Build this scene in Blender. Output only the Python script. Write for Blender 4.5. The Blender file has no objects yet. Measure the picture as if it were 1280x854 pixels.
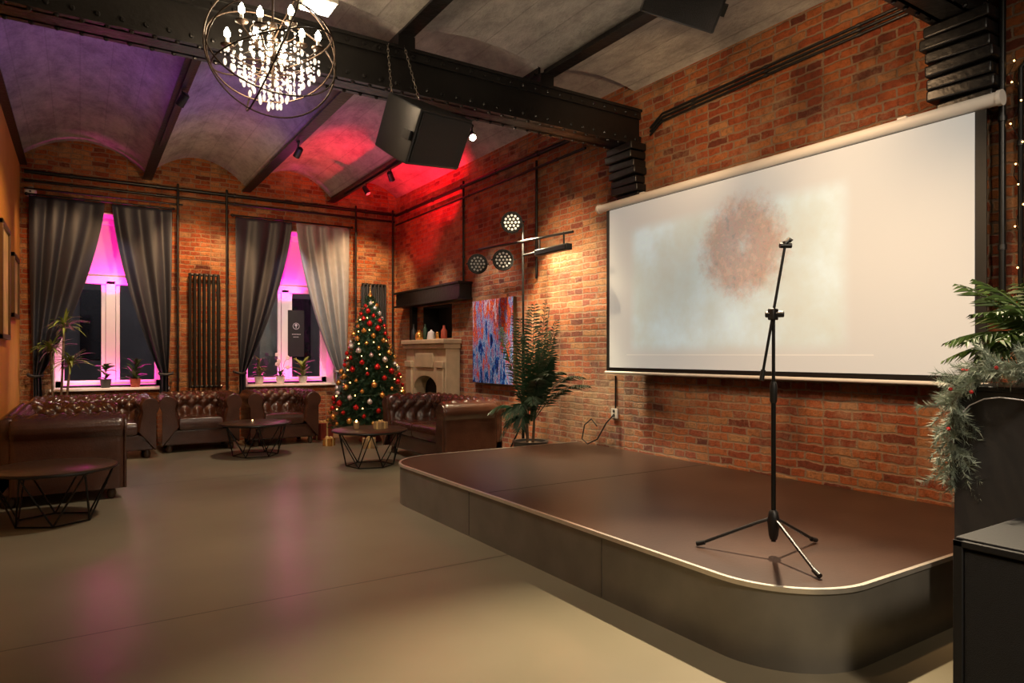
import bpy, bmesh, math, random
from mathutils import Vector, Matrix
RD = random.Random(7)
pi = math.pi
F, CX, HY, H = 840.0, 640.0, 443.0, 1.3
TH = math.atan2(540, 840); S, C = math.sin(TH), math.cos(TH)
col = bpy.context.scene.collection
def P(px, py, z):
    r = (px-CX)/F
    return Vector((z*(S+r*C), z*(C-r*S), H+z*(HY-py)/F))
def onY(px, py, Y):
    r = (px-CX)/F; return P(px, py, Y/(C-r*S))
def onX(px, py, X):
    r = (px-CX)/F; return P(px, py, X/(S+r*C))
XW, YB, XL = 4.58, 10.8, -0.66

# ------------------------------------------------------------ mesh builder
class MB:
    def __init__(s): s.v = []; s.f = []
    def add(s, vs, fs):
        n = len(s.v); s.v += [Vector(v) for v in vs]; s.f += [tuple(n+i for i in f) for f in fs]
    def box(s, c, d, M=None):
        x, y, z = d[0]/2, d[1]/2, d[2]/2
        vs = [Vector(p) for p in ((-x,-y,-z),(x,-y,-z),(x,y,-z),(-x,y,-z),(-x,-y,z),(x,-y,z),(x,y,z),(-x,y,z))]
        if M is not None: vs = [M @ v for v in vs]
        c = Vector(c); s.add([v+c for v in vs], [(0,3,2,1),(4,5,6,7),(0,1,5,4),(1,2,6,5),(2,3,7,6),(3,0,4,7)])
        return s
    def bb(s, a, b):
        return s.box([(a[i]+b[i])/2 for i in range(3)], [abs(b[i]-a[i]) for i in range(3)])
    def tube(s, pts, r, n=8, closed=False, r2=None):
        pts = [Vector(p) for p in pts]; m = len(pts); rings = []
        t0 = (pts[1]-pts[0]).normalized()
        u = t0.orthogonal().normalized()
        for i in range(m):
            if closed: t = (pts[(i+1) % m]-pts[i-1]).normalized()
            elif i == 0: t = t0
            elif i == m-1: t = (pts[-1]-pts[-2]).normalized()
            else: t = (pts[i+1]-pts[i-1]).normalized()
            u = (u-t*u.dot(t)).normalized(); w = t.cross(u)
            rr = r if r2 is None else r+(r2-r)*i/(m-1)
            rings.append([pts[i]+(u*math.cos(2*pi*k/n)+w*math.sin(2*pi*k/n))*rr for k in range(n)])
        vs = [v for q in rings for v in q]; fs = []
        for i in range(m if closed else m-1):
            j = (i+1) % m
            for k in range(n):
                l = (k+1) % n; fs.append((i*n+k, i*n+l, j*n+l, j*n+k))
        if not closed:
            fs.append(tuple(range(n-1, -1, -1))); fs.append(tuple((m-1)*n+k for k in range(n)))
        s.add(vs, fs); return s
    def cyl(s, a, b, r, r2=None, n=14): return s.tube([a, b], r, n, r2=r if r2 is None else r2)
    def ball(s, c, r, n=8, sc=(1,1,1)):
        c = Vector(c); vs = [c+Vector((0,0,r*sc[2]))]; m = max(4, n//2+1)
        for i in range(1, m):
            a = pi*i/m
            for k in range(n):
                b = 2*pi*k/n; vs.append(c+Vector((r*sc[0]*math.sin(a)*math.cos(b), r*sc[1]*math.sin(a)*math.sin(b), r*sc[2]*math.cos(a))))
        vs.append(c-Vector((0,0,r*sc[2]))); fs = []
        for k in range(n):
            l = (k+1) % n; fs.append((0, 1+k, 1+l))
            for i in range(m-2): fs.append((1+i*n+k, 1+(i+1)*n+k, 1+(i+1)*n+l, 1+i*n+l))
            fs.append((1+(m-2)*n+k, len(vs)-1, 1+(m-2)*n+l))
        s.add(vs, fs); return s
    def lathe(s, prof, c=(0,0,0), n=24, M=None):
        c = Vector(c); vs = []; m = len(prof)
        for r, z in prof:
            for k in range(n):
                v = Vector((r*math.cos(2*pi*k/n), r*math.sin(2*pi*k/n), z))
                if M is not None: v = M @ v
                vs.append(v+c)
        fs = []
        for i in range(m-1):
            for k in range(n):
                l = (k+1) % n; fs.append((i*n+k, i*n+l, (i+1)*n+l, (i+1)*n+k))
        fs.append(tuple(range(n-1, -1, -1))); fs.append(tuple((m-1)*n+k for k in range(n)))
        s.add(vs, fs); return s
    def grid(s, fn, nu, nv):
        vs = [fn(i/nu, j/nv) for j in range(nv+1) for i in range(nu+1)]
        s.add(vs, [(j*(nu+1)+i, j*(nu+1)+i+1, (j+1)*(nu+1)+i+1, (j+1)*(nu+1)+i) for j in range(nv) for i in range(nu)]); return s
    def prism(s, poly, z0, z1, T=None):
        n = len(poly); vs = [Vector((p[0], p[1], z0)) for p in poly]+[Vector((p[0], p[1], z1)) for p in poly]
        if T: vs = [T(v) for v in vs]
        s.add(vs, [tuple(range(n-1, -1, -1)), tuple(range(n, 2*n))]+[(i, (i+1) % n, n+(i+1) % n, n+i) for i in range(n)]); return s
    def build(s, name, mat, parent=None, smooth=True, bevel=0, sub=0, ang=40):
        me = bpy.data.meshes.new(name); me.from_pydata([tuple(v) for v in s.v], [], s.f); me.validate()
        bm = bmesh.new(); bm.from_mesh(me); bmesh.ops.recalc_face_normals(bm, faces=bm.faces); bm.to_mesh(me); bm.free()
        me.materials.append(mat)
        if smooth:
            me.polygons.foreach_set('use_smooth', [True]*len(me.polygons))
            me.set_sharp_from_angle(angle=math.radians(ang))
        o = bpy.data.objects.new(name, me); col.objects.link(o)
        if parent: o.parent = parent
        if bevel:
            b = o.modifiers.new('bevel', 'BEVEL'); b.width = bevel; b.segments = 3; b.limit_method = 'ANGLE'
        if sub:
            b = o.modifiers.new('sub', 'SUBSURF'); b.levels = sub; b.render_levels = sub
        return o
def tag(o, label, cat, group=None):
    o['label'] = label; o['category'] = cat
    if group: o['group'] = group
    return o
def thing(name, label, cat, loc=(0,0,0), rz=0, group=None, rot=None):
    o = bpy.data.objects.new(name, None); o.empty_display_size = .1; col.objects.link(o)
    o.location = loc; o.rotation_euler = rot if rot else (0, 0, rz)
    return tag(o, label, cat, group)
def struct(o): o['kind'] = 'structure'; return o
def dup(root, loc, rz, label, group=None):
    r = root.copy(); col.objects.link(r); r.location = loc
    if rz is not None: r.rotation_euler = (0, 0, rz)
    r['label'] = label
    if group: r['group'] = group
    for ch in list(root.children):
        c = ch.copy(); col.objects.link(c); c.parent = r
        for g in list(ch.children):
            d = g.copy(); col.objects.link(d); d.parent = c
    return r

# ------------------------------------------------------------ materials
def nt(name):
    m = bpy.data.materials.new(name); m.use_nodes = True
    t = m.node_tree; return m, t, t.nodes['Principled BSDF'], t.nodes.new, t.links.new
def M(name, c, rough=.5, metal=0, var=.2, scale=6, bump=0, bscale=40, emit=None, es=0, coat=0, trans=0, sheen=0):
    m, t, b, N, L = nt(name)
    tc = N('ShaderNodeTexCoord'); no = N('ShaderNodeTexNoise'); no.inputs['Scale'].default_value = scale; no.inputs['Detail'].default_value = 5
    L(tc.outputs['Object'], no.inputs['Vector'])
    mx = N('ShaderNodeMix'); mx.data_type = 'RGBA'
    mx.inputs['A'].default_value = (*[max(0, x*(1-var)) for x in c], 1); mx.inputs['B'].default_value = (*[min(1, x*(1+var)) for x in c], 1)
    L(no.outputs['Fac'], mx.inputs['Factor']); L(mx.outputs['Result'], b.inputs['Base Color'])
    b.inputs['Roughness'].default_value = rough; b.inputs['Metallic'].default_value = metal
    if bump:
        n2 = N('ShaderNodeTexNoise'); n2.inputs['Scale'].default_value = bscale; n2.inputs['Detail'].default_value = 4
        L(tc.outputs['Object'], n2.inputs['Vector']); bp = N('ShaderNodeBump'); bp.inputs['Strength'].default_value = bump; bp.inputs['Distance'].default_value = .01
        L(n2.outputs['Fac'], bp.inputs['Height']); L(bp.outputs['Normal'], b.inputs['Normal'])
    if emit: b.inputs['Emission Color'].default_value = (*emit, 1); b.inputs['Emission Strength'].default_value = es
    if coat: b.inputs['Coat Weight'].default_value = coat; b.inputs['Coat Roughness'].default_value = .15
    if trans: b.inputs['Transmission Weight'].default_value = trans
    if sheen: b.inputs['Sheen Weight'].default_value = sheen
    return m
def ramp(N, stops):
    r = N('ShaderNodeValToRGB'); e = r.color_ramp.elements
    while len(e) < len(stops): e.new(.5)
    for i, (p, c) in enumerate(stops): e[i].position = p; e[i].color = (*c, 1)
    return r
def math_(N, L, op, a, b=None, c=None):
    n = N('ShaderNodeMath'); n.operation = op
    for i, x in enumerate((a, b, c)):
        if x is None: continue
        if isinstance(x, (int, float)): n.inputs[i].default_value = x
        else: L(x, n.inputs[i])
    return n.outputs[0]
def brick(name, dark=1.0):
    m, t, b, N, L = nt(name)
    tc = N('ShaderNodeTexCoord'); sp = N('ShaderNodeSeparateXYZ'); L(tc.outputs['Object'], sp.inputs[0])
    u = math_(N, L, 'ADD', sp.outputs['X'], sp.outputs['Y'])
    nz = N('ShaderNodeTexNoise'); nz.inputs['Scale'].default_value = 7; nz.inputs['Detail'].default_value = 6; nz.inputs['Roughness'].default_value = .70; L(tc.outputs['Object'], nz.inputs['Vector'])
    u2 = math_(N, L, 'MULTIPLY_ADD', nz.outputs['Fac'], .075, u); v2 = math_(N, L, 'MULTIPLY_ADD', nz.outputs['Fac'], .052, sp.outputs['Z'])
    cb = N('ShaderNodeCombineXYZ'); L(u2, cb.inputs[0]); L(v2, cb.inputs[1])
    br = N('ShaderNodeTexBrick'); L(cb.outputs[0], br.inputs['Vector'])
    for k, v in (('Color1', (0,0,0,1)), ('Color2', (1,1,1,1)), ('Mortar', (.5,.5,.5,1))): br.inputs[k].default_value = v
    for k, v in (('Scale', 1), ('Mortar Size', .009), ('Mortar Smooth', .4), ('Brick Width', .215), ('Row Height', .066)): br.inputs[k].default_value = v
    br.offset = .5; br.squash = .62; br.squash_frequency = 2
    d = dark
    rp = ramp(N, [(0, (.20*d,.042*d,.018*d)), (.10, (.40*d,.075*d,.024*d)), (.45, (.56*d,.125*d,.032*d)), (.75, (.65*d,.20*d,.052*d)), (1, (.66*d,.33*d,.14*d))])
    L(br.outputs['Color'], rp.inputs[0])
    n2 = N('ShaderNodeTexNoise'); n2.inputs['Scale'].default_value = 28; n2.inputs['Detail'].default_value = 10; n2.inputs['Roughness'].default_value = .82; L(tc.outputs['Object'], n2.inputs['Vector'])
    r2 = ramp(N, [(.34, (.24,.22,.21)), (.52, (1.0,1.0,1.0)), (.72, (1.0,1.0,1.0))]); L(n2.outputs['Fac'], r2.inputs[0])
    mu = N('ShaderNodeMix'); mu.data_type = 'RGBA'; mu.blend_type = 'MULTIPLY'; mu.inputs['Factor'].default_value = .82
    L(rp.outputs[0], mu.inputs['A']); L(r2.outputs[0], mu.inputs['B'])
    mo = N('ShaderNodeMix'); mo.data_type = 'RGBA'; mo.inputs['B'].default_value = (.42*d,.27*d,.165*d,1)
    L(br.outputs['Fac'], mo.inputs['Factor']); L(mu.outputs['Result'], mo.inputs['A'])
    n3 = N('ShaderNodeTexNoise'); n3.inputs['Scale'].default_value = .9; n3.inputs['Detail'].default_value = 12; n3.inputs['Roughness'].default_value = .84; L(tc.outputs['Object'], n3.inputs['Vector'])
    r3 = ramp(N, [(.49, (0,0,0)), (.65, (.78,.78,.78))]); L(n3.outputs['Fac'], r3.inputs[0])
    wh = N('ShaderNodeMix'); wh.data_type = 'RGBA'; wh.inputs['B'].default_value = (.65*d,.44*d,.26*d,1)
    L(r3.outputs[0], wh.inputs['Factor']); L(mo.outputs['Result'], wh.inputs['A'])
    n4 = N('ShaderNodeTexNoise'); n4.inputs['Scale'].default_value = 2.0; n4.inputs['Detail'].default_value = 9; L(cb.outputs[0], n4.inputs['Vector'])
    r4 = ramp(N, [(.34, (.36,.33,.32)), (.47, (1,1,1))]); L(n4.outputs['Fac'], r4.inputs[0])
    m4 = N('ShaderNodeMix'); m4.data_type = 'RGBA'; m4.blend_type = 'MULTIPLY'; m4.inputs['Factor'].default_value = .72
    L(wh.outputs['Result'], m4.inputs['A']); L(r4.outputs[0], m4.inputs['B']); L(m4.outputs['Result'], b.inputs['Base Color'])
    h1 = math_(N, L, 'MULTIPLY', br.outputs['Fac'], -1.0)
    h2 = math_(N, L, 'MULTIPLY_ADD', n2.outputs['Fac'], 1.7, h1)
    sc = N('ShaderNodeSeparateColor'); L(br.outputs['Color'], sc.inputs[0])
    h3 = math_(N, L, 'MULTIPLY_ADD', sc.outputs[0], .8, h2)
    bp = N('ShaderNodeBump'); bp.inputs['Strength'].default_value = 1; bp.inputs['Distance'].default_value = .05
    L(h3, bp.inputs['Height']); L(bp.outputs['Normal'], b.inputs['Normal'])
    b.inputs['Roughness'].default_value = .6
    return m
m_brick = brick('brick')
def floor_mat():
    m, t, b, N, L = nt('polished_concrete')
    tc = N('ShaderNodeTexCoord'); sp = N('ShaderNodeSeparateXYZ'); L(tc.outputs['Object'], sp.inputs[0])
    n1 = N('ShaderNodeTexNoise'); n1.inputs['Scale'].default_value = .9; n1.inputs['Detail'].default_value = 3; n1.inputs['Roughness'].default_value = .5; L(tc.outputs['Object'], n1.inputs['Vector'])
    rp = ramp(N, [(.15, (.155,.132,.085)), (.5, (.20,.173,.115)), (.85, (.25,.215,.148))]); L(n1.outputs['Fac'], rp.inputs[0])
    line = None
    for ax, val in (('Y', 3.68), ('Y', 7.6), ('Y', -.3)):
        d = math_(N, L, 'ABSOLUTE', math_(N, L, 'SUBTRACT', sp.outputs[ax], val)); q = math_(N, L, 'LESS_THAN', d, .005)
        line = q if line is None else math_(N, L, 'MAXIMUM', line, q)
    mx = N('ShaderNodeMix'); mx.data_type = 'RGBA'; mx.inputs['B'].default_value = (.05,.04,.025,1)
    L(line, mx.inputs['Factor']); L(rp.outputs[0], mx.inputs['A']); L(mx.outputs['Result'], b.inputs['Base Color'])
    n2 = N('ShaderNodeTexNoise'); n2.inputs['Scale'].default_value = 1.3; n2.inputs['Detail'].default_value = 2; L(tc.outputs['Object'], n2.inputs['Vector'])
    mr = N('ShaderNodeMapRange'); mr.inputs['To Min'].default_value = .24; mr.inputs['To Max'].default_value = .38; L(n2.outputs['Fac'], mr.inputs['Value']); L(mr.outputs[0], b.inputs['Roughness'])
    b.inputs['Specular IOR Level'].default_value = .6
    return m
def ceil_mat(name, tint, board=.16, rough_v=.35):
    m, t, b, N, L = nt(name)
    tc = N('ShaderNodeTexCoord'); sp = N('ShaderNodeSeparateXYZ'); L(tc.outputs['Object'], sp.inputs[0])
    mp = N('ShaderNodeMapping'); mp.inputs['Scale'].default_value = (1.6, .8, 1); L(tc.outputs['Object'], mp.inputs['Vector'])
    n1 = N('ShaderNodeTexNoise'); n1.inputs['Scale'].default_value = 2.4; n1.inputs['Detail'].default_value = 12; n1.inputs['Roughness'].default_value = .78; L(mp.outputs[0], n1.inputs['Vector'])
    rp = ramp(N, [(.32, tuple(.42*x for x in tint)), (.52, tuple(.85*x for x in tint)), (.70, tuple(1.2*x for x in tint))]); L(n1.outputs['Fac'], rp.inputs[0])
    w = math_(N, L, 'PINGPONG', sp.outputs['X'], board); w2 = math_(N, L, 'LESS_THAN', w, .005)
    dk = N('ShaderNodeMix'); dk.data_type = 'RGBA'; dk.inputs['B'].default_value = (.10,.09,.08,1); L(math_(N, L, 'MULTIPLY', w2, rough_v), dk.inputs['Factor']); L(rp.outputs[0], dk.inputs['A']); L(dk.outputs['Result'], b.inputs['Base Color'])
    h = math_(N, L, 'MULTIPLY_ADD', w2, -.35, n1.outputs['Fac'])
    bp = N('ShaderNodeBump'); bp.inputs['Strength'].default_value = .9; bp.inputs['Distance'].default_value = .04; L(h, bp.inputs['Height']); L(bp.outputs['Normal'], b.inputs['Normal'])
    b.inputs['Roughness'].default_value = .8
    return m
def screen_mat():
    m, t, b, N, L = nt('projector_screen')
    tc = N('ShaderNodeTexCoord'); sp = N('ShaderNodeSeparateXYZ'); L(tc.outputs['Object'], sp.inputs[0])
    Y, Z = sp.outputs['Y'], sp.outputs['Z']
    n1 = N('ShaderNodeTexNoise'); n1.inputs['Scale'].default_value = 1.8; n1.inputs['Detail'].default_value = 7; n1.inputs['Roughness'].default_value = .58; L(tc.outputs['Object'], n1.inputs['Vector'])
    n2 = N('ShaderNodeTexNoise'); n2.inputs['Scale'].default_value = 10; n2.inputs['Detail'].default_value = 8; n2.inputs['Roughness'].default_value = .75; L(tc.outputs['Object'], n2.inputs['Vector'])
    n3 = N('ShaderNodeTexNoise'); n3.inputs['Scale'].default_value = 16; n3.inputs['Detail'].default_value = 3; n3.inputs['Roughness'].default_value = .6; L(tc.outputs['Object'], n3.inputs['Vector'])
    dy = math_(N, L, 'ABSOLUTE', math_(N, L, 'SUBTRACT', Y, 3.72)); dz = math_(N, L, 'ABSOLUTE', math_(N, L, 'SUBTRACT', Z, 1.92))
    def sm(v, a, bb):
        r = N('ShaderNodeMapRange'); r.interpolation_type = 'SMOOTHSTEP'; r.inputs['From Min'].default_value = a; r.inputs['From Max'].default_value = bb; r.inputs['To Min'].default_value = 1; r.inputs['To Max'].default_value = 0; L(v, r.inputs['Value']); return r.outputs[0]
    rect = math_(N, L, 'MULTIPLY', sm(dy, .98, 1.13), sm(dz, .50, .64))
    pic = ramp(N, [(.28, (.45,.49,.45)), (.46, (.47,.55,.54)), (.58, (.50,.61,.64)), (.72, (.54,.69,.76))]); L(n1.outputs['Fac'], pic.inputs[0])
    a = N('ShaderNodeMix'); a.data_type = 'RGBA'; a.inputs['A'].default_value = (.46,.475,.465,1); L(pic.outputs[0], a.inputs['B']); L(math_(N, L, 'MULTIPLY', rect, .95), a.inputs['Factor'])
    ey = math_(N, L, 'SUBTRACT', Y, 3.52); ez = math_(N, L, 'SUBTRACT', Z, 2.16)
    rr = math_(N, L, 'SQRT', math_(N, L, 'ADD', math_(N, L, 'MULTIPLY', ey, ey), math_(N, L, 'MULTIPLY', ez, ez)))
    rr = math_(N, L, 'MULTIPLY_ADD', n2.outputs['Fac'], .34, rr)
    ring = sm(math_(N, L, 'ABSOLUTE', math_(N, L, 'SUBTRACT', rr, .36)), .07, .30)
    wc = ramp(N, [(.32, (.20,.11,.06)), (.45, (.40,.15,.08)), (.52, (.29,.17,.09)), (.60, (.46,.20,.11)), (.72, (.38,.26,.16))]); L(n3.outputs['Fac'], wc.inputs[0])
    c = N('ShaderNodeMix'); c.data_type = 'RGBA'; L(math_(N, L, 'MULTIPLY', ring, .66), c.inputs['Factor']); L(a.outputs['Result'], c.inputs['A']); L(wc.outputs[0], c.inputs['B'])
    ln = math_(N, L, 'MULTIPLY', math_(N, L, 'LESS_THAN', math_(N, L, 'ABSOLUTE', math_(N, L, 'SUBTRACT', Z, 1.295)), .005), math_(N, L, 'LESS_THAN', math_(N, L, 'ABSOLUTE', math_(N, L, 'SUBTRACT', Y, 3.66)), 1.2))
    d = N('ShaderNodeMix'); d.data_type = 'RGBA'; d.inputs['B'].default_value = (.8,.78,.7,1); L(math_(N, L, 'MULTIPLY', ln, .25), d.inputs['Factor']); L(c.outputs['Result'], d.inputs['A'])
    L(d.outputs['Result'], b.inputs['Base Color']); L(d.outputs['Result'], b.inputs['Emission Color']); b.inputs['Emission Strength'].default_value = .42  # projected light painted into the fabric: picture as colour, whole screen glowing
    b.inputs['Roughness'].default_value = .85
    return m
def painting_mat():
    m, t, b, N, L = nt('abstract_paint')
    tc = N('ShaderNodeTexCoord'); mp = N('ShaderNodeMapping'); mp.inputs['Scale'].default_value = (1, 5.0, 1.5); mp.inputs['Location'].default_value = (3,1,7); L(tc.outputs['Object'], mp.inputs['Vector'])
    sp = N('ShaderNodeSeparateXYZ'); L(tc.outputs['Object'], sp.inputs[0])
    n = N('ShaderNodeTexNoise'); n.inputs['Scale'].default_value = 1.8; n.inputs['Detail'].default_value = 8; n.inputs['Roughness'].default_value = .72; L(mp.outputs[0], n.inputs['Vector'])
    f = math_(N, L, 'MULTIPLY_ADD', sp.outputs['Z'], .13, n.outputs['Fac'])
    rp = ramp(N, [(.34, (.002,.004,.02)), (.40, (.0,.03,.35)), (.43, (.0,.25,.65)), (.452, (.75,.85,1.0)), (.465, (.0,.02,.15)), (.487, (.18,.0,.38)), (.505, (.75,.78,.95)), (.515, (.01,.01,.10)), (.54, (.80,.005,.005)), (.565, (.95,.28,.01)), (.585, (.01,.01,.10)), (.61, (.55,.0,.03)), (.64, (.8,.75,.85)), (.70, (.2,.0,.12))])
    L(f, rp.inputs[0]); L(rp.outputs[0], b.inputs['Base Color']); b.inputs['Roughness'].default_value = .7; b.inputs['Specular IOR Level'].default_value = .2
    return m
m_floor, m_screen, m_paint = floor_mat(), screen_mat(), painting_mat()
m_ceil = ceil_mat('board_marked_plaster', (.42,.40,.37)); m_vault = ceil_mat('vault_plaster', (.44,.42,.40), .13, .2)
m_orange = M('orange_plaster', (.62,.27,.055), .75, var=.2, scale=2.5, bump=.3, bscale=20)
m_dark_wall = M('dark_plaster', (.10,.06,.04), .8)
m_plaster = M('white_plaster', (.75,.72,.72), .6, var=.06, bump=.2)
m_iron = M('black_painted_iron', (.009,.0085,.0085), .33, .2, var=.4, bump=.35, bscale=22)
m_black = M('black_plastic', (.007,.007,.007), .42, var=.2, bump=.1, bscale=120)
m_matte = M('matte_black_paint', (.008,.008,.009), .75, var=.2, bump=.1, bscale=120)
m_blackm = M('black_metal', (.013,.013,.013), .35, .5)
m_grille = M('black_grille', (.010,.010,.011), .6, .2, bump=.9, bscale=350)
m_steel = M('brushed_steel', (.55,.5,.44), .3, 1, var=.1)
m_trim = M('pale_aluminium', (.78,.72,.62), .33, .75, var=.2, scale=12)
m_panel = M('mottled_steel_sheet', (.21,.195,.165), .36, .45, var=.4, scale=3.5, bump=.1, bscale=9)
m_stage = M('brown_vinyl', (.045,.023,.015), .33, var=.5, scale=2.2, bump=.06, bscale=60)
m_leather = M('oxblood_leather', (.055,.020,.011), .25, var=.5, scale=7, bump=.25, bscale=60, coat=.35)
m_wood = M('dark_wood', (.05,.027,.015), .3, var=.5, scale=14)
m_white = M('white_paint', (.68,.65,.60), .45, var=.05)
m_winframe = M('window_paint', (.85,.85,.85), .4, var=.04)
m_glass = M('dark_glass', (.02,.02,.025), .06, var=.2, coat=.5)
m_curtain = M('satin_curtain', (.019,.022,.035), .48, var=.2, scale=10)
m_curtain2 = M('pale_satin_curtain', (.22,.24,.27), .34, var=.2, scale=10)
m_leaf = M('green_leaf', (.050,.095,.020), .45, var=.5, scale=9)
m_leafy = M('yellow_green_leaf', (.16,.20,.035), .45, var=.4, scale=9)
m_leaf2 = M('dark_palm_leaf', (.014,.044,.020), .42, var=.4)
m_leaf3 = M('bright_leaf', (.065,.12,.020), .42, var=.4)
m_fir = M('fir_needles', (.022,.070,.028), .6, var=.5)
m_frost = M('frosted_fir', (.24,.29,.23), .6, var=.85, scale=28)
m_bark = M('bark', (.10,.06,.035), .8, var=.4, bump=.6)
m_terra = M('terracotta', (.35,.06,.03), .5)
m_pot = M('dark_pot', (.03,.03,.03), .4)
m_wpot = M('white_pot', (.65,.62,.6), .35)
m_bronze = M('dark_bronze', (.055,.038,.028), .4, .8, var=.3)
m_crystal = M('crystal', (.95,.93,.9), .05, 0, var=.03, emit=(1,.86,.68), es=.42, trans=.7)  # glow put into the crystals to stand for their sparkle
m_bulb = M('warm_bulb', (1,.9,.7), .3, emit=(1,.80,.52), es=80)
m_bulb2 = M('spot_bulb', (1,.9,.8), .3, emit=(1,.80,.55), es=60)
m_led = M('led_lens', (.8,.8,.75), .2, emit=(1,.85,.6), es=.7)
m_leddim = M('led_lens_dim', (.35,.35,.35), .2, emit=(1,.85,.65), es=.05)
m_panelight = M('panel_light', (1,1,1), .4, emit=(1,.93,.8), es=14)
m_fairy = M('fairy_bulb', (1,.8,.5), .3, emit=(1,.50,.14), es=11)
m_red = M('red_bauble', (.6,.02,.015), .2, .5); m_gold = M('gold_bauble', (.8,.42,.10), .22, .8); m_silver = M('silver_bauble', (.85,.8,.75), .25, .6)
m_marble = M('cream_marble', (.56,.43,.27), .35, var=.4, scale=5, bump=.15)
m_soot_shade = M('soot_and_shade', (.006,.005,.005), .9)
m_seam = M('panel_joint', (.06,.05,.04), .6)
m_gift = M('gift_paper', (.30,.05,.03), .5); m_gift2 = M('kraft_paper', (.35,.22,.10), .6); m_rib = M('ribbon', (.7,.5,.2), .35)
m_canvas = M('framed_canvas', (.70,.50,.25), .6, var=.5, scale=5); m_frame = M('frame_wood', (.10,.05,.02), .4)
m_booth = M('booth_panel', (.026,.026,.027), .55, var=.2)
m_berry = M('red_berry', (.55,.02,.02), .25)
m_street = M('street_facade', (.16,.15,.15), .9, var=.5, scale=1.5); m_lit = M('lit_far_window', (.5,.4,.3), .5, emit=(1,.75,.5), es=.15)
m_flower = M('orchid_petal', (.75,.6,.7), .5)
m_cable = M('white_cable', (.5,.5,.55), .4)
m_sign = M('sign_black', (.015,.015,.018), .4); m_signw = M('sign_white', (.5,.5,.52), .5, emit=(.6,.6,.7), es=.05)

# ------------------------------------------------------------ room shell
struct(MB().bb((-3.2,-2.7,-.1), (XW+.4,11.5,0)).build('floor', m_floor, smooth=False))
W1 = (-.30, 1.04); W2 = (2.12, 3.50); ZS, ZT = .80, 3.25
b = MB()
b.bb((XL-.3,YB,0), (XW+.4,YB+.55,ZS)); b.bb((XL-.3,YB,ZT), (XW+.4,YB+.55,4.45))
b.bb((XL-.3,YB,ZS), (W1[0],YB+.55,ZT)); b.bb((W1[1],YB,ZS), (W2[0],YB+.55,ZT)); b.bb((W2[1],YB,ZS), (XW+.4,YB+.55,ZT))
struct(b.build('wall_back', m_brick, smooth=False))
b = MB(); NY0, NY1, NZ0, NZ1 = 8.75, 9.75, 1.54, 2.05
b.bb((XW,-2.7,0), (XW+.4,NY0,4.45)); b.bb((XW,NY1,0), (XW+.4,YB,4.45)); b.bb((XW,NY0,0), (XW+.4,NY1,NZ0)); b.bb((XW,NY0,NZ1), (XW+.4,NY1,4.45)); b.bb((XW+.3,NY0,NZ0), (XW+.4,NY1,NZ1))
struct(b.build('wall_right', m_brick, smooth=False))
struct(MB().bb((XL-.3,5.2,0), (XL,YB,4.45)).build('wall_left', m_orange, smooth=False))
struct(MB().bb((-3.2,-2.7,0), (-3.0,5.2,4.45)).bb((-3.2,5.2,0), (XL-.3,5.4,4.45)).build('wall_left_near', m_orange, smooth=False))
struct(MB().bb((-3.2,-2.9,0), (XW+.4,-2.7,4.45)).build('wall_front', m_dark_wall, smooth=False))
ZC = 3.84
BX = [XL-.05, .80, 2.13, 3.44, XW+.15]
def vaults(y0, y1, rise, xs):
    b = MB()
    for i in range(len(xs)-1):
        a, c = xs[i], xs[i+1]
        def fn(u, v, a=a, c=c):
            x = a+(c-a)*u; return Vector((x, y0+(y1-y0)*v, ZC+rise*(1-(2*u-1)**2)))
        b.grid(fn, 18, 6)
    return b
b = vaults(4.9, YB+.1, .34, BX); b.grid(lambda u, v: Vector((-3.2+2.5*u, 4.9+.5*v, ZC)), 1, 1)
struct(b.build('ceiling', m_vault))
struct(vaults(-2.8, 4.9, .10, [-3.2, -1.9, -.6, .80, 2.13, 3.5, XW+.15]).build('ceiling_near', m_ceil))
n = 1
struct(MB().bb((XW+.28,NY0+.005,NZ0+.005), (XW+.30,NY1-.005,NZ1-.005)).bb((XW+.01,NY1-.02,NZ0+.005), (XW+.28,NY1-.005,NZ1-.005)).bb((XW+.01,NY0+.005,NZ1-.02), (XW+.28,NY1-.02,NZ1-.005)).build('trim_%d' % n, m_soot_shade, smooth=False)); n += 1  # black liner sheets put into the wall niche as painted shade
for x, y0, y1 in [(XL+.02,4.9,YB), (.80,4.9,YB), (2.13,4.9,YB), (3.44,4.9,YB), (-.6,-2.7,4.9), (.80,-2.7,4.9), (2.13,-2.7,4.9), (3.50,-2.7,4.9)]:
    b = MB().bb((x-.06,y0,ZC-.07), (x+.06,y1,ZC-.05)).bb((x-.012,y0,ZC-.06), (x+.012,y1,ZC+.03))
    struct(b.build('trim_%d' % n, m_iron, smooth=False)); n += 1
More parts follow.
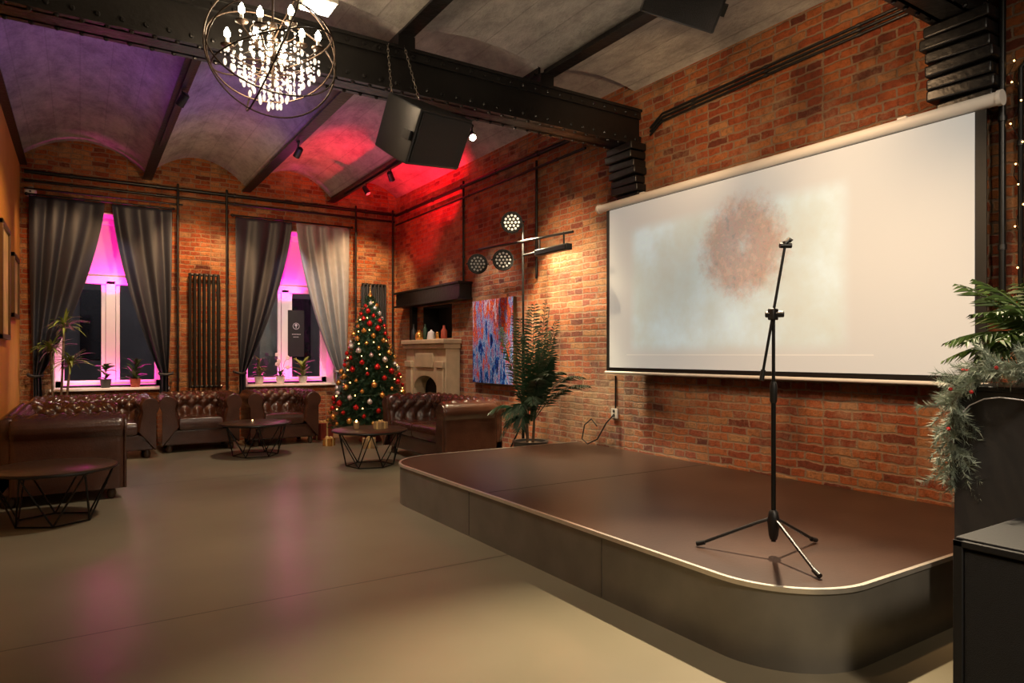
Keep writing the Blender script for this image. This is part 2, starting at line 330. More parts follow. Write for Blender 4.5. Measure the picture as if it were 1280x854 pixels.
for gy, gz0, gz1 in ((4.92, 3.32, 3.67), (1.95, 3.32, 3.67)):
    b = MB()
    b.bb((-3,gy-.13,gz0), (XW,gy+.13,gz0+.025)); b.bb((-3,gy-.13,gz1-.025), (XW,gy+.13,gz1))
    for sy in (-.075, .075): b.bb((-3,gy+sy-.012,gz0), (XW,gy+sy+.012,gz1))
    for sy in (-1, 1): b.bb((-3,gy+sy*.10-.012,gz0+.02), (XW,gy+sy*.10+.012,gz0+.09)); b.bb((-3,gy+sy*.10-.012,gz1-.09), (XW,gy+sy*.10+.012,gz1-.02))
    for jx in (-.6, .80, 2.13, 3.47): b.bb((jx-.07,gy-.10,gz1), (jx+.07,gy+.10,ZC-.07))
    x = -2.9
    while x < XW-.05:
        for zz in (gz0+.055, gz1-.055): b.ball((x, gy-.113, zz), .017, 6)
        for sy in (-.1, .1): b.ball((x+.05, gy+sy, gz0-.001), .016, 6)
        x += .13
    struct(b.build('trim_%d' % n, m_iron)); n += 1
    b = MB()
    for k in range(7):
        d = .20-.018*k+.02*(k % 2)
        b.box((XW-d/2, gy+.008*((k*5) % 3-1), 3.285-.076*k), (d, .36+.015*(k % 2)-(.05 if k == 6 else 0), .07), Matrix.Rotation(.03*((k*7) % 3-1), 3, 'X'))
    b.bb((XW-.05,gy-.15,2.78), (XW,gy+.15,3.3))
    struct(b.build('trim_%d' % n, m_iron, bevel=.012)); n += 1

# windows
m_glasspane, t_, b_, N_, L_ = nt('window_glass')
g = N_('ShaderNodeBsdfGlossy'); g.inputs['Roughness'].default_value = .03; tr = N_('ShaderNodeBsdfTransparent'); fr = N_('ShaderNodeFresnel'); fr.inputs['IOR'].default_value = 1.6; mx = N_('ShaderNodeMixShader')
L_(fr.outputs[0], mx.inputs[0]); L_(tr.outputs[0], mx.inputs[1]); L_(g.outputs[0], mx.inputs[2]); L_(mx.outputs[0], t_.nodes['Material Output'].inputs['Surface'])
def window(i, x0, x1):
    w = bpy.data.objects.new('window_%d' % i, None); col.objects.link(w); w.location = ((x0+x1)/2, YB, ZS); struct(w)
    hw = (x1-x0)/2; h = ZT-ZS; y = .40
    b = MB().bb((-hw,.02,0), (-hw+.015,.53,h)).bb((hw-.015,.02,0), (hw,.53,h)).bb((-hw,.02,h-.015), (hw,.53,h)); b.build('reveal', m_plaster, w, smooth=False)
    MB().bb((-hw-.04,-.06,-.0), (hw+.04,.5,.035)).build('window_sill', m_plaster, w, bevel=.008)
    b = MB(); ht = 1.55
    for xx in (-hw+.05, hw-.05): b.bb((xx-.05,y,.03), (xx+.05,y+.07,h))
    b.bb((-.06,y-.01,.03), (.06,y+.07,ht)); b.bb((-hw,y,.03), (hw,y+.07,.13)); b.bb((-hw,y-.01,ht-.05), (hw,y+.07,ht+.06)); b.bb((-hw,y,h-.1), (hw,y+.07,h))
    for s in (-1, 1):
        xx = s*hw/2
        for e in (-1, 1): b.bb((xx+e*(hw/2-.09)-.025,y+.015,.1), (xx+e*(hw/2-.09)+.025,y+.055,ht-.03))
    b.build('window_frame', m_winframe, w, bevel=.006)
    MB().bb((-hw+.05,y+.03,.1), (hw-.05,y+.04,ht)).build('pane', m_glasspane, w, smooth=False)
    MB().bb((-hw+.05,y+.025,ht), (hw-.05,y+.045,h-.05)).build('transom_panel', m_plaster, w, smooth=False)
window(1, *W1); window(2, *W2)
t = thing('building', 'dark facade across the night street seen through the windows', 'building', (1.6, 16, 0))
MB().bb((-6,0,0), (7,.4,8)).build('wall', m_street, t, smooth=False)
for k in range(9):
    for z in (1.2, 4.2): MB().bb((-5.5+1.3*k,-.03,z), (-4.8+1.3*k,.02,z+1.4)).build('window', m_lit if (k*3+int(z)) % 4 == 0 else m_glass, t, smooth=False)
struct(MB().bb((-6,11.5,-.1), (9,16.5,-.02)).build('ground', m_street, smooth=False))

# ------------------------------------------------------------ stage
def arc(cx, cy, r, a0, a1, n=20): return [(cx+r*math.cos(math.radians(a0+(a1-a0)*k/n)), cy+r*math.sin(math.radians(a0+(a1-a0)*k/n))) for k in range(n+1)]
SX, SY0, SY1, SH = 2.33, 1.55, 5.80, .345
def outline(o, end=XW-.005): return [(end, SY0-o)]+arc(SX+.42, SY0+.42, .42+o, 270, 180)+arc(SX+.46, SY1-.46, .46+o, 180, 90)+[(end, SY1+o)]
t = thing('stage', 'low stage with rounded corners, dark steel sides and brown vinyl top', 'stage', (0,0,0))
MB().prism(outline(-.006), 0.0, SH-.012).build('side_panel', m_panel, t, ang=30)
MB().prism(outline(-.012), SH-.014, SH).build('stage_top', m_stage, t, smooth=False)
ol, il = outline(.004), outline(-.016)
b = MB(); k = len(ol)
vs = [(*p, SH-.018) for p in ol]+[(*p, SH+.003) for p in ol]+[(*p, SH+.003) for p in il]
b.add(vs, [(i, i+1, k+i+1, k+i) for i in range(k-1)]+[(k+i, k+i+1, 2*k+i+1, 2*k+i) for i in range(k-1)])
b.build('edge_trim', m_trim, t, ang=50)
for yy in (2.75, 4.2): MB().bb((SX+.003,yy-.0015,.01), (SX+.008,yy+.0015,SH-.03)).build('panel_seam', m_seam, t, smooth=False)
MB().bb((SX+.05,3.99,SH), (XW-.02,3.995,SH+.001)).build('top_seam', m_soot_shade, t, smooth=False)

# ------------------------------------------------------------ projection screen
t = thing('projection_screen', 'wall-mounted projector screen with a faint red wreath picture on it', 'projection screen', (XW-.13, 0, 0))
MB().bb((-.004,1.80,1.12), (.004,5.16,2.74)).build('black_border', m_black, t, smooth=False)
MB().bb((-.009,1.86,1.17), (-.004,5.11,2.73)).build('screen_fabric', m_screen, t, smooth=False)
MB().cyl((.0,1.74,2.775), (.0,5.26,2.775), .04, n=20).build('roller_casing', m_white, t)
for y in (1.73, 5.27): MB().cyl((0,y-.012,2.775), (0,y+.012,2.775), .046, n=20).build('end_cap', m_white, t)
for y in (2.3, 4.7): MB().bb((.03,y-.03,2.75), (.13,y+.03,2.84)).build('bracket', m_white, t, bevel=.004)
MB().cyl((0,1.79,1.12), (0,5.18,1.12), .014, n=12).build('bottom_bar', m_white, t)

# ------------------------------------------------------------ microphone stand
mx_, my_ = 2.78, 2.02
t = thing('microphone_stand', 'black tripod microphone stand with raised boom standing on the stage', 'microphone stand', (mx_, my_, SH+.003))
for (fx, fy) in ((2.577,2.31), (2.65,1.715), (3.10,2.03)):
    d = Vector((fx-mx_, fy-my_, 0)); d = d.normalized()*.34
    l = MB().tube([(d.x*.06,d.y*.06,.165), (d.x*.2,d.y*.2,.145), (d.x,d.y,.014)], .008, 8).build('leg', m_black, t)
    MB().cyl((d.x*.93,d.y*.93,.023), (d.x*1.05,d.y*1.05,.011), .012).build('rubber_foot', m_black, l)
MB().lathe([(.016,.07), (.022,.09), (.026,.13), (.029,.16), (.022,.2), (.014,.21)], n=16).build('hub', m_black, t)
MB().cyl((0,0,.06), (0,0,.75), .011).build('lower_pole', m_blackm, t)
MB().lathe([(.013,.72), (.017,.73), (.017,.80), (.013,.82)], n=14).build('height_clutch', m_black, t)
MB().cyl((0,0,.78), (0,0,1.14), .008).build('upper_pole', m_blackm, t)
Rv = Vector((C, -S, 0))
p0 = Rv*-.055+Vector((0,0,.84)); p1 = Rv*.055+Vector((0,0,1.47))
MB().cyl(p0, p1, .0065).build('boom', m_blackm, t)
pc = p0+(p1-p0)*.48
b = MB().box(pc, (.04,.035,.055)); b.cyl(pc-Vector((.02,-.03,0)), pc+Vector((.03,-.04,0)), .015, n=12); b.build('boom_clamp', m_black, t, bevel=.006)
MB().cyl(p0-(p1-p0)*.02, p0+(p1-p0)*.06, .011).build('counterweight', m_black, t)
b = MB().cyl(p1, p1+Vector((0,0,.02)), .011); b.tube([p1+Vector((0,0,.01)), p1+Rv*.02+Vector((0,0,.03)), p1+Rv*.03+Vector((0,0,.02))], .012, 10); b.cyl(p1-Rv*.025, p1+Rv*.03, .012); b.build('microphone_clip', m_black, t)

# ------------------------------------------------------------ chesterfields
def section():
    pts = [(.0,.34,1), (.012,.42,1), (.028,.50,1), (.042,.56,1)]
    for k in range(13):
        a = math.radians(212-(212+35)*k/12); pts.append((.135+.108*math.cos(a), .655+.108*math.sin(a), 1 if a > math.radians(70) else 0))
    return pts+[(.205,.56,0), (.205,.35,0), (.205,.10,0)]
SEC = section()
def interp(v):
    f = v*(len(SEC)-1); i = min(int(f), len(SEC)-2); g = f-i; a, b = SEC[i], SEC[i+1]
    return [a[k]+(b[k]-a[k])*g for k in range(3)]
def rollwall(L, T, tuft, pitch=.16):
    b = MB(); nu = max(8, int(L/.022)); nv = 54
    def fn(u, v):
        s, z, w = interp(v)
        s1, z1, _ = interp(min(1, v+.01)); s0, z0, _ = interp(max(0, v-.01))
        tx, tz = s1-s0, z1-z0; l = math.hypot(tx, tz) or 1; nx, nz = -tz/l, tx/l
        edge = min(1, u*L/.05, (1-u)*L/.05)
        pil = (abs(math.sin(pi*(u*L/pitch+v*4.6)))*abs(math.sin(pi*(u*L/pitch-v*4.6))))**.38
        d = tuft*w*(pil-.35)*max(0, edge)*.045
        e = (1-min(1, min(u, 1-u)*L/.03))*.012
        return T(u*L, s+nx*(d-e), z+nz*(d-e))
    b.grid(fn, nu, nv)
    n = nu+1
    for i in (0, nu):
        b.f.append(tuple(j*n+i for j in range(nv+1)))
    return b
def cushion(c, d, puff=.02):
    b = MB()
    def make(u, v, sgn):
        x, y = 2*u-1, 2*v-1
        fx = math.copysign(abs(math.sin(x*pi/2))**.55, x) if x else 0; fy = math.copysign(abs(math.sin(y*pi/2))**.55, y) if y else 0
        e = max(abs(x), abs(y)); h = (1-e**6)**.5
        return Vector((c[0]+fx*d[0]/2, c[1]+fy*d[1]/2, c[2]+sgn*(d[2]/2*h+(puff*(1-x*x)*(1-y*y)))))
    b.grid(lambda u, v: make(u, v, 1), 18, 18); b.grid(lambda u, v: make(u, v, -1), 18, 18)
    return b
def chesterfield(name, label, cat, loc, rz, L, nc, D=.86, group=None):
    t = thing(name, label, cat, loc, rz, group)
    MB().bb((-L/2+.06,-D/2+.07,.10), (L/2-.06,D/2-.04,.30)).build('base', m_leather, t, bevel=.02)
    rollwall(L-.12, lambda u, s, z: Vector((-L/2+.06+u, D/2-.25+s, z)), 1).build('backrest', m_leather, t, ang=80)
    for sg in (-1, 1):
        a = rollwall(D-.16, lambda u, s, z: Vector((sg*(L/2-.245+s), -D/2+.03+u, z)), 1).build('arm', m_leather, t, ang=80)
        pr = [(sg*(L/2-.245+.02+s*.92), z*.985) for s, z, w in SEC]
        MB().prism(pr, 0, .02, lambda v: Vector((v.x, -D/2+.015+v.z, v.y))).build('arm_front', m_leather, a, ang=50, bevel=.004)
    W = (L-.48)/nc
    for k in range(nc): cushion((-L/2+.24+W*(k+.5), -.10, .375), (W-.004, D-.27, .15)).build('seat_cushion', m_leather, t, ang=80)
    for sx in (-1, 1):
        for sy in (-1, 1): MB().lathe([(.02,0), (.032,.01), (.04,.05), (.028,.09), (.035,.105)], (sx*(L/2-.13), sy*(D/2-.13), 0), 12).build('foot', m_wood, t)
    return t
c1 = chesterfield('armchair', 'tufted brown leather armchair against the brick pier below the tall black radiator', 'armchair', (1.37,10.2,0), 0, 1.02, 1)
dup(c1, (2.46,10.2,0), 0, 'tufted brown leather armchair under the second window, left of the Christmas tree')
chesterfield('sofa', 'glossy tufted brown leather sofa under the first window facing the room', 'sofa', (.14,9.88,0), 0, 1.40, 2)
chesterfield('sofa', 'dark leather sofa along the orange wall, its rolled arm end towards us', 'sofa', (-.13,7.92,0), pi/2, 1.95, 2, D=1.0)
chesterfield('sofa', 'dark leather sofa in front of the fireplace, back to the right wall', 'sofa', (3.78,7.52,0), -pi/2, 1.80, 2)

# ------------------------------------------------------------ wire coffee tables
def table(label, loc, rz=0):
    t = thing('coffee_table', label, 'table', loc, rz)
    MB().lathe([(.40,.400), (.425,.403), (.43,.41), (.43,.425), (.42,.43)], n=40).build('tabletop', m_wood, t)
    MB().tube([(.432*math.cos(a*pi/20), .432*math.sin(a*pi/20), .413) for a in range(40)], .007, 6, True).build('rim', m_blackm, t)
    b = MB(); n = 6
    up = [Vector((.40*math.cos(2*pi*k/n), .40*math.sin(2*pi*k/n), .395)) for k in range(n)]
    dn = [Vector((.27*math.cos(2*pi*(k+.5)/n), .27*math.sin(2*pi*(k+.5)/n), .008)) for k in range(n)]
    for k in range(n):
        b.cyl(dn[k], dn[(k+1) % n], .007, n=6); b.cyl(up[k], up[(k+1) % n], .007, n=6)
        b.cyl(up[k], dn[k], .007, n=6); b.cyl(up[(k+1) % n], dn[k], .007, n=6)
    b.build('wire_base', m_blackm, t); return t
T1 = (2.85, 7.50)
table('round wire-legged coffee table between the tree and the stage', (*T1,0), .2)
table('round wire-legged coffee table in front of the two leather armchairs', (1.90,9.05,0), .4)
table('round wire-legged coffee table nearest on the left, before the orange wall', (-.17,6.34,0), 0)
t = thing('gift_box', 'small kraft gift box on the coffee table near the stage', 'gift', (T1[0]+.11,T1[1]-.05,.43), .5)
MB().bb((-.06,-.06,0), (.06,.06,.08)).build('box', m_gift2, t, bevel=.003)
MB().bb((-.062,-.01,0), (.062,.01,.083)).bb((-.01,-.062,0), (.01,.062,.083)).ball((-.02,0,.09), .02, 8, (1,.6,.7)).ball((.02,0,.09), .02, 8, (1,.6,.7)).build('ribbon', m_rib, t)
t = thing('candle_jar', 'small lit candle jar on the coffee table near the stage', 'candle', (T1[0]-.14,T1[1]+.07,.43))
MB().lathe([(.03,0), (.035,.01), (.035,.08), (.031,.08), (.03,.012)], n=16).build('jar', m_gift2, t); MB().ball((0,0,.085), .012, 8, (1,1,1.8)).build('flame', m_fairy, t)
t = thing('tea_light', 'little tea light on the table before the armchairs', 'candle', (1.85,9.0,.43))
MB().lathe([(.022,0), (.025,.02), (.02,.02)], n=14).build('cup', m_silver, t); MB().ball((0,0,.03), .006, 6, (1,1,1.8)).build('flame', m_fairy, t)

# ------------------------------------------------------------ foliage helpers
def fir(mb, a, b_, nl, dens, up=.2, wf=.055):
    a, b_ = Vector(a), Vector(b_); d = b_-a; L = d.length; d.normalize(); n = int(L*dens)
    for i in range(n):
        p = a+d*L*RD.random(); q = Vector((RD.gauss(0,1), RD.gauss(0,1), RD.gauss(0,1)+up)); q = (q-d*q.dot(d)).normalized()
        e = (q+d*.7).normalized()*nl*(.6+.5*RD.random()); s = e.cross(d).normalized()*nl*wf
        mb.add([p-s, p+s, p+e], [(0,1,2)])
def strap(mb, base, az, el, L, w, droop, n=6):
    h = Vector((math.cos(az), math.sin(az), 0)); sd = Vector((-math.sin(az), math.cos(az), 0)); vs = []
    for i in range(n+1):
        s = i/n; p = Vector(base)+h*(L*s*math.cos(el))+Vector((0,0,L*s*math.sin(el)-droop*s*s)); ww = w*math.sin(pi*min(1, .12+s*.88))**.7 if i < n else 0
        vs += [p-sd*ww, p+Vector((0,0,-ww*.35)), p+sd*ww]
    mb.add(vs, [(3*i+k, 3*i+k+1, 3*i+4+k, 3*i+3+k) for i in range(n) for k in (0, 1)])
def frond(mb, base, az, L, up, droop, nl, ll, w):
    h = Vector((math.cos(az), math.sin(az), 0)); sd = Vector((-math.sin(az), math.cos(az), 0))
    f = lambda s: Vector(base)+h*L*s+Vector((0,0,up*s-droop*s*s))
    mb.tube([f(i/8) for i in range(9)], .006, 5, r2=.002)
    for i in range(nl):
        s = .18+.82*i/(nl-1); p = f(s); tg = (f(min(1, s+.02))-f(s-.02)).normalized()
        l = ll*(math.sin(pi*(.15+.8*s))**.6)
        for sg in (-1, 1):
            d = (sd*sg*.9+tg*.65+Vector((RD.uniform(-.15,.15), RD.uniform(-.15,.15), -.15-.25*RD.random()))).normalized()*l*(.8+.35*RD.random()); ws = tg*w
            m1 = p+d*.4; mb.add([p, m1-ws+Vector((0,0,.004)), p+d+Vector((0,0,-.12*l)), m1+ws+Vector((0,0,.004))], [(0,1,2), (0,2,3)])

# ------------------------------------------------------------ Christmas tree
tx, ty = 3.66, 9.62
t = thing('christmas_tree', 'tall green Christmas tree in the corner beside the fireplace', 'tree', (tx,ty,0))
MB().lathe([(.16,0), (.17,.02), (.13,.10), (.10,.16), (.05,.17)], n=20).build('tree_stand', m_gift, t)
MB().cyl((0,0,.1), (0,0,2.14), .03, .008).build('trunk', m_bark, t)
b = MB(); br_ = MB(); TR = .57
for i in range(560):
    f = (i/560); z = .30+1.88*f; r = (TR*(1-f)**.80+.04)*(.8+.3*RD.random()); a = i*2.39996
    e = Vector((r*math.cos(a), r*math.sin(a), z-.10*(1-f)-.02)); s0 = Vector((0,0,z))
    br_.cyl(s0, e, .004, .002, 4); fir(b, s0.lerp(e, .2), e, .068, 150, wf=.08)
    for sg in (-1, 1):
        m0 = s0.lerp(e, .55); q = e-s0; sd = Vector((-q.y, q.x, 0)).normalized()*r*.3*sg
        fir(b, m0, m0+sd+q*.3, .063, 160, wf=.08)
b.build('foliage', m_fir, t, smooth=False); br_.build('branches', m_bark, t)
tip = tag(MB().lathe([(.03,0), (.035,.03), (.012,.08), (.004,.2)], n=12).build('tree_topper', m_gold), 'gold spire topper on top of the Christmas tree', 'tree topper'); tip.location = (tx,ty,2.15)
shared = {}; mk = {'red': m_red, 'gold': m_gold, 'silver': m_silver}
for i in range(150):
    f = ((i+.5)/150)**1.25; z = .36+1.72*f; r = TR*(1-f)**.80+.05; a = i*2.39996+1.1
    kind = ('red', 'gold', 'red', 'silver', 'gold')[i % 5]
    if kind not in shared:
        o = MB().ball((0,0,0), .036, 12).lathe([(.009,.032), (.009,.045)], n=8).build('bauble', mk[kind]); shared[kind] = o
    else: o = shared[kind].copy(); col.objects.link(o)
    tag(o, 'small shiny %s bauble hanging on the Christmas tree' % kind, 'bauble', '%s baubles on the Christmas tree' % kind)
    o.location = (tx+r*math.cos(a), ty+r*math.sin(a), z-.06*(1-f)); s = .75+.5*RD.random(); o.scale = (s,)*3
t = thing('string_lights', 'string of tiny warm lights wound around the Christmas tree', 'lights', (tx,ty,0))
pts = []
for i in range(300):
    f = i/299; z = .4+1.68*f; r = TR*(1-f)**.80+.035; a = f*2*pi*9; pts.append(Vector((r*math.cos(a), r*math.sin(a), z)))
MB().tube(pts, .0025, 4).build('wire', m_fir, t)
for i in range(2, 300, 4): MB().ball(pts[i]*1.0+Vector((0,0,.01)), .0085, 6).build('bulb', m_fairy, t)
for i, (x, y, s, mm, lb) in enumerate(((3.13,10.22,.22,m_gift,'red wrapped gift box standing left of the Christmas tree'), (3.38,8.94,.17,m_gift2,'kraft wrapped gift box in front of the Christmas tree'), (2.98,9.45,.13,m_gold,'small gold gift box on the floor by the tree'))):
    t = thing('gift_box', lb, 'gift', (x,y,0), .3+i); h = s*(1.15 if i == 0 else .8)
    MB().bb((-s/2,-s/2,0), (s/2,s/2,h)).build('box', mm, t, bevel=.004)
    MB().bb((-s/2-.002,-.014,0), (s/2+.002,.014,h+.003)).bb((-.014,-s/2-.002,0), (.014,s/2+.002,h+.003)).ball((-.03,0,h+.015), .03, 8, (1,.5,.6)).ball((.03,0,h+.015), .03, 8, (1,.5,.6)).build('ribbon', m_rib, t)

# ------------------------------------------------------------ fireplace
t = thing('fireplace', 'cream stone fireplace with moulded mantel on the right brick wall', 'fireplace', (XW, 9.18, 0))
D_ = .23
MB().bb((-D_-.07,-.74,1.45), (-.002,.74,1.52)).bb((-D_-.04,-.71,1.38), (-.002,.71,1.45)).build('mantel_shelf', m_marble, t, bevel=.014)
b = MB().bb((-D_,-.68,0), (-.002,-.40,1.38)).bb((-D_,.40,0), (-.002,.68,1.38))
pl = [(-.40,1.38), (-.40,.78)]+[(.40*math.cos(a*pi/12)*-1, .78+.20*math.sin(a*pi/12)) for a in range(1, 12)]+[(.40,.78), (.40,1.38)]
b.prism(pl, -D_, -.002, lambda v: Vector((v.z, v.x, v.y)))
b.build('surround', m_marble, t, bevel=.008)
for y in (-.54, .54):
    b = MB(); b.bb((-D_-.03,y-.10,.1), (-D_+.005,y+.10,1.1)); b.bb((-D_-.045,y-.12,0), (-D_+.005,y+.12,.14)); b.bb((-D_-.045,y-.12,1.1), (-D_+.005,y+.12,1.2)); b.build('pilaster', m_marble, t, bevel=.01)
MB().bb((-D_-.02,-.30,1.10), (-D_+.005,.30,1.32)).build('frieze_panel', m_marble, t, bevel=.01)
MB().bb((-.03,-.40,0), (-.004,.40,.97)).build('firebox', m_soot_shade, t, smooth=False)
t = thing('steel_shelf', 'heavy black steel lintel shelf on the wall above the fireplace', 'shelf', (XW, 9.25, 2.06))
MB().bb((-.20,-1.10,.03), (-.002,1.1,.24)).build('beam', m_iron, t, bevel=.008)
MB().bb((-.23,-1.12,.22), (-.002,1.12,.25)).bb((-.23,-1.12,0), (-.002,1.12,.03)).build('flange', m_iron, t, bevel=.004)
tag(MB().bb((XW-.09,9.95,0.0), (XW-.002,10.05,2.055)).build('steel_post', m_iron, smooth=False), 'black steel upright under the lintel beside the niche', 'post')
prof = [[(.035,0),(.04,.01),(.04,.14),(.014,.19),(.013,.25),(.016,.26)], [(.05,0),(.07,.04),(.06,.10),(.03,.13),(.035,.15)], [(.03,0),(.032,.01),(.032,.17),(.012,.2),(.012,.24)], [(.06,0),(.065,.02),(.05,.11),(.02,.13),(.01,.15)], [(.025,0),(.028,.02),(.028,.10),(.02,.11)], [(.04,0),(.045,.02),(.045,.12),(.02,.16),(.018,.2)]]
labs = ['dark bottle at the far end of the fireplace mantel','round amber vase on the mantel beside the dark bottle','slim green bottle in the middle of the mantel','squat white teapot-like jar on the mantel','short gold candle holder on the mantel','red stoneware flask at the near end of the mantel']
ms = [m_pot, m_gold, m_leaf2, m_wpot, m_gold, m_terra]; nms = ['bottle','vase','bottle','jar','candle_holder','flask']
for i in range(6):
    o = tag(MB().lathe(prof[i], n=16).build(nms[i], ms[i]), labs[i], nms[i].replace('_', ' ')); o.location = (XW-.15, 9.76-.21*i, 1.52)

# ------------------------------------------------------------ paintings
t = thing('painting', 'colourful abstract painting without frame on the brick wall above the sofa', 'painting', (XW-.0305, 7.5, 1.5))
MB().bb((-.02,-.48,-.58), (.03,.53,.52)).build('stretcher', m_frame, t, smooth=False)
MB().bb((-.026,-.48,-.58), (-.02,.53,.52)).build('canvas', m_paint, t, smooth=False)
for (y0, y1, z0, z1, lb) in ((8.0,8.85,1.45,2.6,'larger framed picture nearest on the orange wall'), (9.35,10.1,1.72,2.45,'smaller framed picture beside the curtain on the orange wall')):
    t = thing('framed_picture', lb, 'picture', (XL, (y0+y1)/2, (z0+z1)/2)); hw, hh = (y1-y0)/2, (z1-z0)/2
    MB().bb((.002,-hw,-hh), (.045,-hw+.05,hh)).bb((.002,hw-.05,-hh), (.045,hw,hh)).bb((.002,-hw,-hh), (.045,hw,-hh+.05)).bb((.002,-hw,hh-.05), (.045,hw,hh)).build('frame', m_frame, t, bevel=.004)
    MB().bb((.002,-hw+.04,-hh+.04), (.025,hw-.04,hh-.04)).build('canvas', m_canvas, t, smooth=False)

# ------------------------------------------------------------ curtains
def curtain(xo, xi, xt, sgn, label, mat, lo=.55, am=1.0):
    t = thing('curtain', label, 'curtain', (xo, YB-.10, 0)); zt, z1 = 3.36, 1.02
    def fn(u, v):
        z = zt+(lo-zt)*v; q = (zt-z)/(zt-z1)
        if q <= 1: inner = xi+(xt-xi)*(q**1.45)*(1.0-.05*math.sin(pi*q))
        else: inner = xt+(xi-xt)*.10*(q-1)
        out = xo+(.05*sgn*min(1, q)**2)
        x = out+(inner-out)*u; f = 3.2
        A = (.018+.024*min(1, q))*am
        ph = 2*pi*f*u+1.3*math.sin(4*u+xo)+.9*q*math.sin(2*u+1)
        y = -A*math.sin(ph)-.02*min(1, q)*math.sin(pi*u)-.003*math.sin(2.1*ph+5*q)
        return Vector((x-xo, y, z))
    b = MB().grid(fn, 120, 60); o = b.build('drape', mat, t, ang=180)
    so = o.modifiers.new('s', 'SOLIDIFY'); so.thickness = .004
    MB().tube([(-.01*sgn,.04,z1+.02), (0,-.06,z1+.01), ((xt-xo)*.5,-.085,z1-.01), ((xt-xo)*1.02,-.05,z1), ((xt-xo)*1.03,.03,z1+.01)], .02, 8).build('tieback', mat, t)
X = lambda px: onY(px, 300, YB-.1).x
curtain(X(36), X(131), X(52), 1, 'dark grey satin curtain beside the orange wall, tied to the left', m_curtain)
curtain(X(215), X(140), X(200), -1, 'dark grey satin curtain right of the first window, tied back', m_curtain)
curtain(X(294), X(365), X(306), 1, 'dark grey satin curtain left of the second window, tied back', m_curtain)
curtain(X(437), X(370), X(419), -1, 'paler grey satin curtain beside the Christmas tree, tied to the right', m_curtain2, am=1.3)
for x0, x1, lb in ((X(33), X(217), 'thin black curtain rod over the first window'), (X(290), X(440), 'thin black curtain rod over the second window')):
    t = thing('curtain_rod', lb, 'curtain rod', ((x0+x1)/2, YB-.10, 3.38)); h = (x1-x0)/2
    MB().cyl((-h,0,0), (h,0,0), .012).build('rod', m_blackm, t)
    for s in (-1, 1): MB().ball((s*h,0,0), .022, 8).build('finial', m_blackm, t); MB().bb((s*(h-.03)-.01,0,-.01), (s*(h-.03)+.01,.098,.01)).build('bracket', m_blackm, t)

# ------------------------------------------------------------ radiators
t = thing('radiator', 'tall black column radiator on the brick pier between the windows', 'radiator', (1.53, YB-.085, .80))
n6 = 7
for k in range(n6):
    x = -.19+.38*k/(n6-1); b = MB()
    for y in (-.04, .04): b.cyl((x,y,.03), (x,y,1.66), .0165, n=8)
    b.ball((x,0,1.66), .03, 8, (.75,1.9,.8)); b.ball((x,0,.03), .03, 8, (.75,1.9,.8)); b.build('column', m_black, t)
MB().cyl((-.21,0,.03), (.21,0,.03), .02).cyl((-.21,0,1.66), (.21,0,1.66), .02).build('header_tube', m_black, t)
MB().tube([(.21,0,.03), (.24,0,.03), (.24,.05,.0), (.24,.073,.0)], .011, 8).ball((.235,0,.03), .022, 8).build('valve', m_steel, t)
for xx in (-.185, .185):
    for zz in (.3, 1.4): MB().bb((xx-.015,.03,zz), (xx+.015,.0846,zz+.03)).build('wall_bracket', m_black, t)
dup(t, (4.14, YB-.085, .80), 0, 'tall black column radiator on the back wall behind the Christmas tree')

# ------------------------------------------------------------ pipes and conduits
def pipe(label, pts, r=.022, nm='pipe'):
    t = thing(nm, label, 'pipe', pts[0]); o = Vector(pts[0])
    MB().tube([Vector(p)-o for p in pts], r, 10).build('tube', m_blackm, t)
    for a, c in zip(pts[:-1], pts[1:]):
        a, c = Vector(a), Vector(c); L = (c-a).length
        if L > .8:
            k = int(L/1.1)+1
            for i in range(k):
                q = a.lerp(c, (i+.5)/k)-o; d = (c-a).normalized()*.015; MB().cyl(q-d, q+d, r*1.3, n=10).build('clamp', m_black, t)
yb = YB-.05
pipe('thick black pipe across the back wall, the upper of the pair', [(XL+.05,yb,3.68), (XW-.06,yb,3.68)], .026)
pipe('black pipe across the back wall, just below the thick one', [(XL+.05,yb,3.56), (XW-.06,yb,3.56)], .018)
pipe('black pipe low across the back wall just above the curtains', [(XL+.05,yb,3.46), (1.25,yb,3.46)], .013)
for px, lb in ((222,'vertical black pipe at the right edge of the first window curtains'), (283,'vertical black pipe at the left edge of the second window curtains'), (444,'vertical black pipe between the second window and the Christmas tree'), (490,'vertical black pipe in the back corner of the room')):
    x = onY(px, 300, yb).x; pipe(lb, [(x,yb-.03,3.75), (x,yb-.03,.01)], .016)
xr = XW-.05
pipe('thick black pipe high along the far part of the right wall', [(xr,YB-.1,3.66), (xr,5.08,3.66)], .025)
pipe('thinner black pipe under the high one on the right wall', [(xr,YB-.1,3.50), (xr,5.6,3.50)], .015)
for px, z0, z1, lb in ((577,3.75,2.32,'vertical black pipe on the right wall between shelf and painting'), (668,3.6,2.2,'short vertical black pipe above the stage lights')):
    y = onX(px, 300, xr-.0).y; pipe(lb, [(xr+.029,y,z0), (xr+.029,y,z1)], .015)
for k, lb in enumerate(('upper black conduit along the wall above the projector screen', 'middle black conduit along the wall above the projector screen', 'lower black conduit along the wall above the projector screen')):
    pipe(lb, [(XW-.025,4.66,3.45-.034*k), (XW-.025,4.50,3.54-.034*k), (XW-.025,2.25,3.60-.034*k)], .0105, nm='conduit')
y = onX(1253, 200, XW-.05).y
pipe('vertical black pipe on the wall right of the projector screen', [(XW-.05,y,3.8), (XW-.05,y,1.55)], .018)
pipe('bent black pipe in the upper right corner near the second girder', [(XW-.02,y-.16,3.8), (XW-.02,y-.16,3.1), (XW-.02,y-.12,3.0), (XW-.02,y-.08,2.95), (XW-.02,y-.08,.36)], .014)
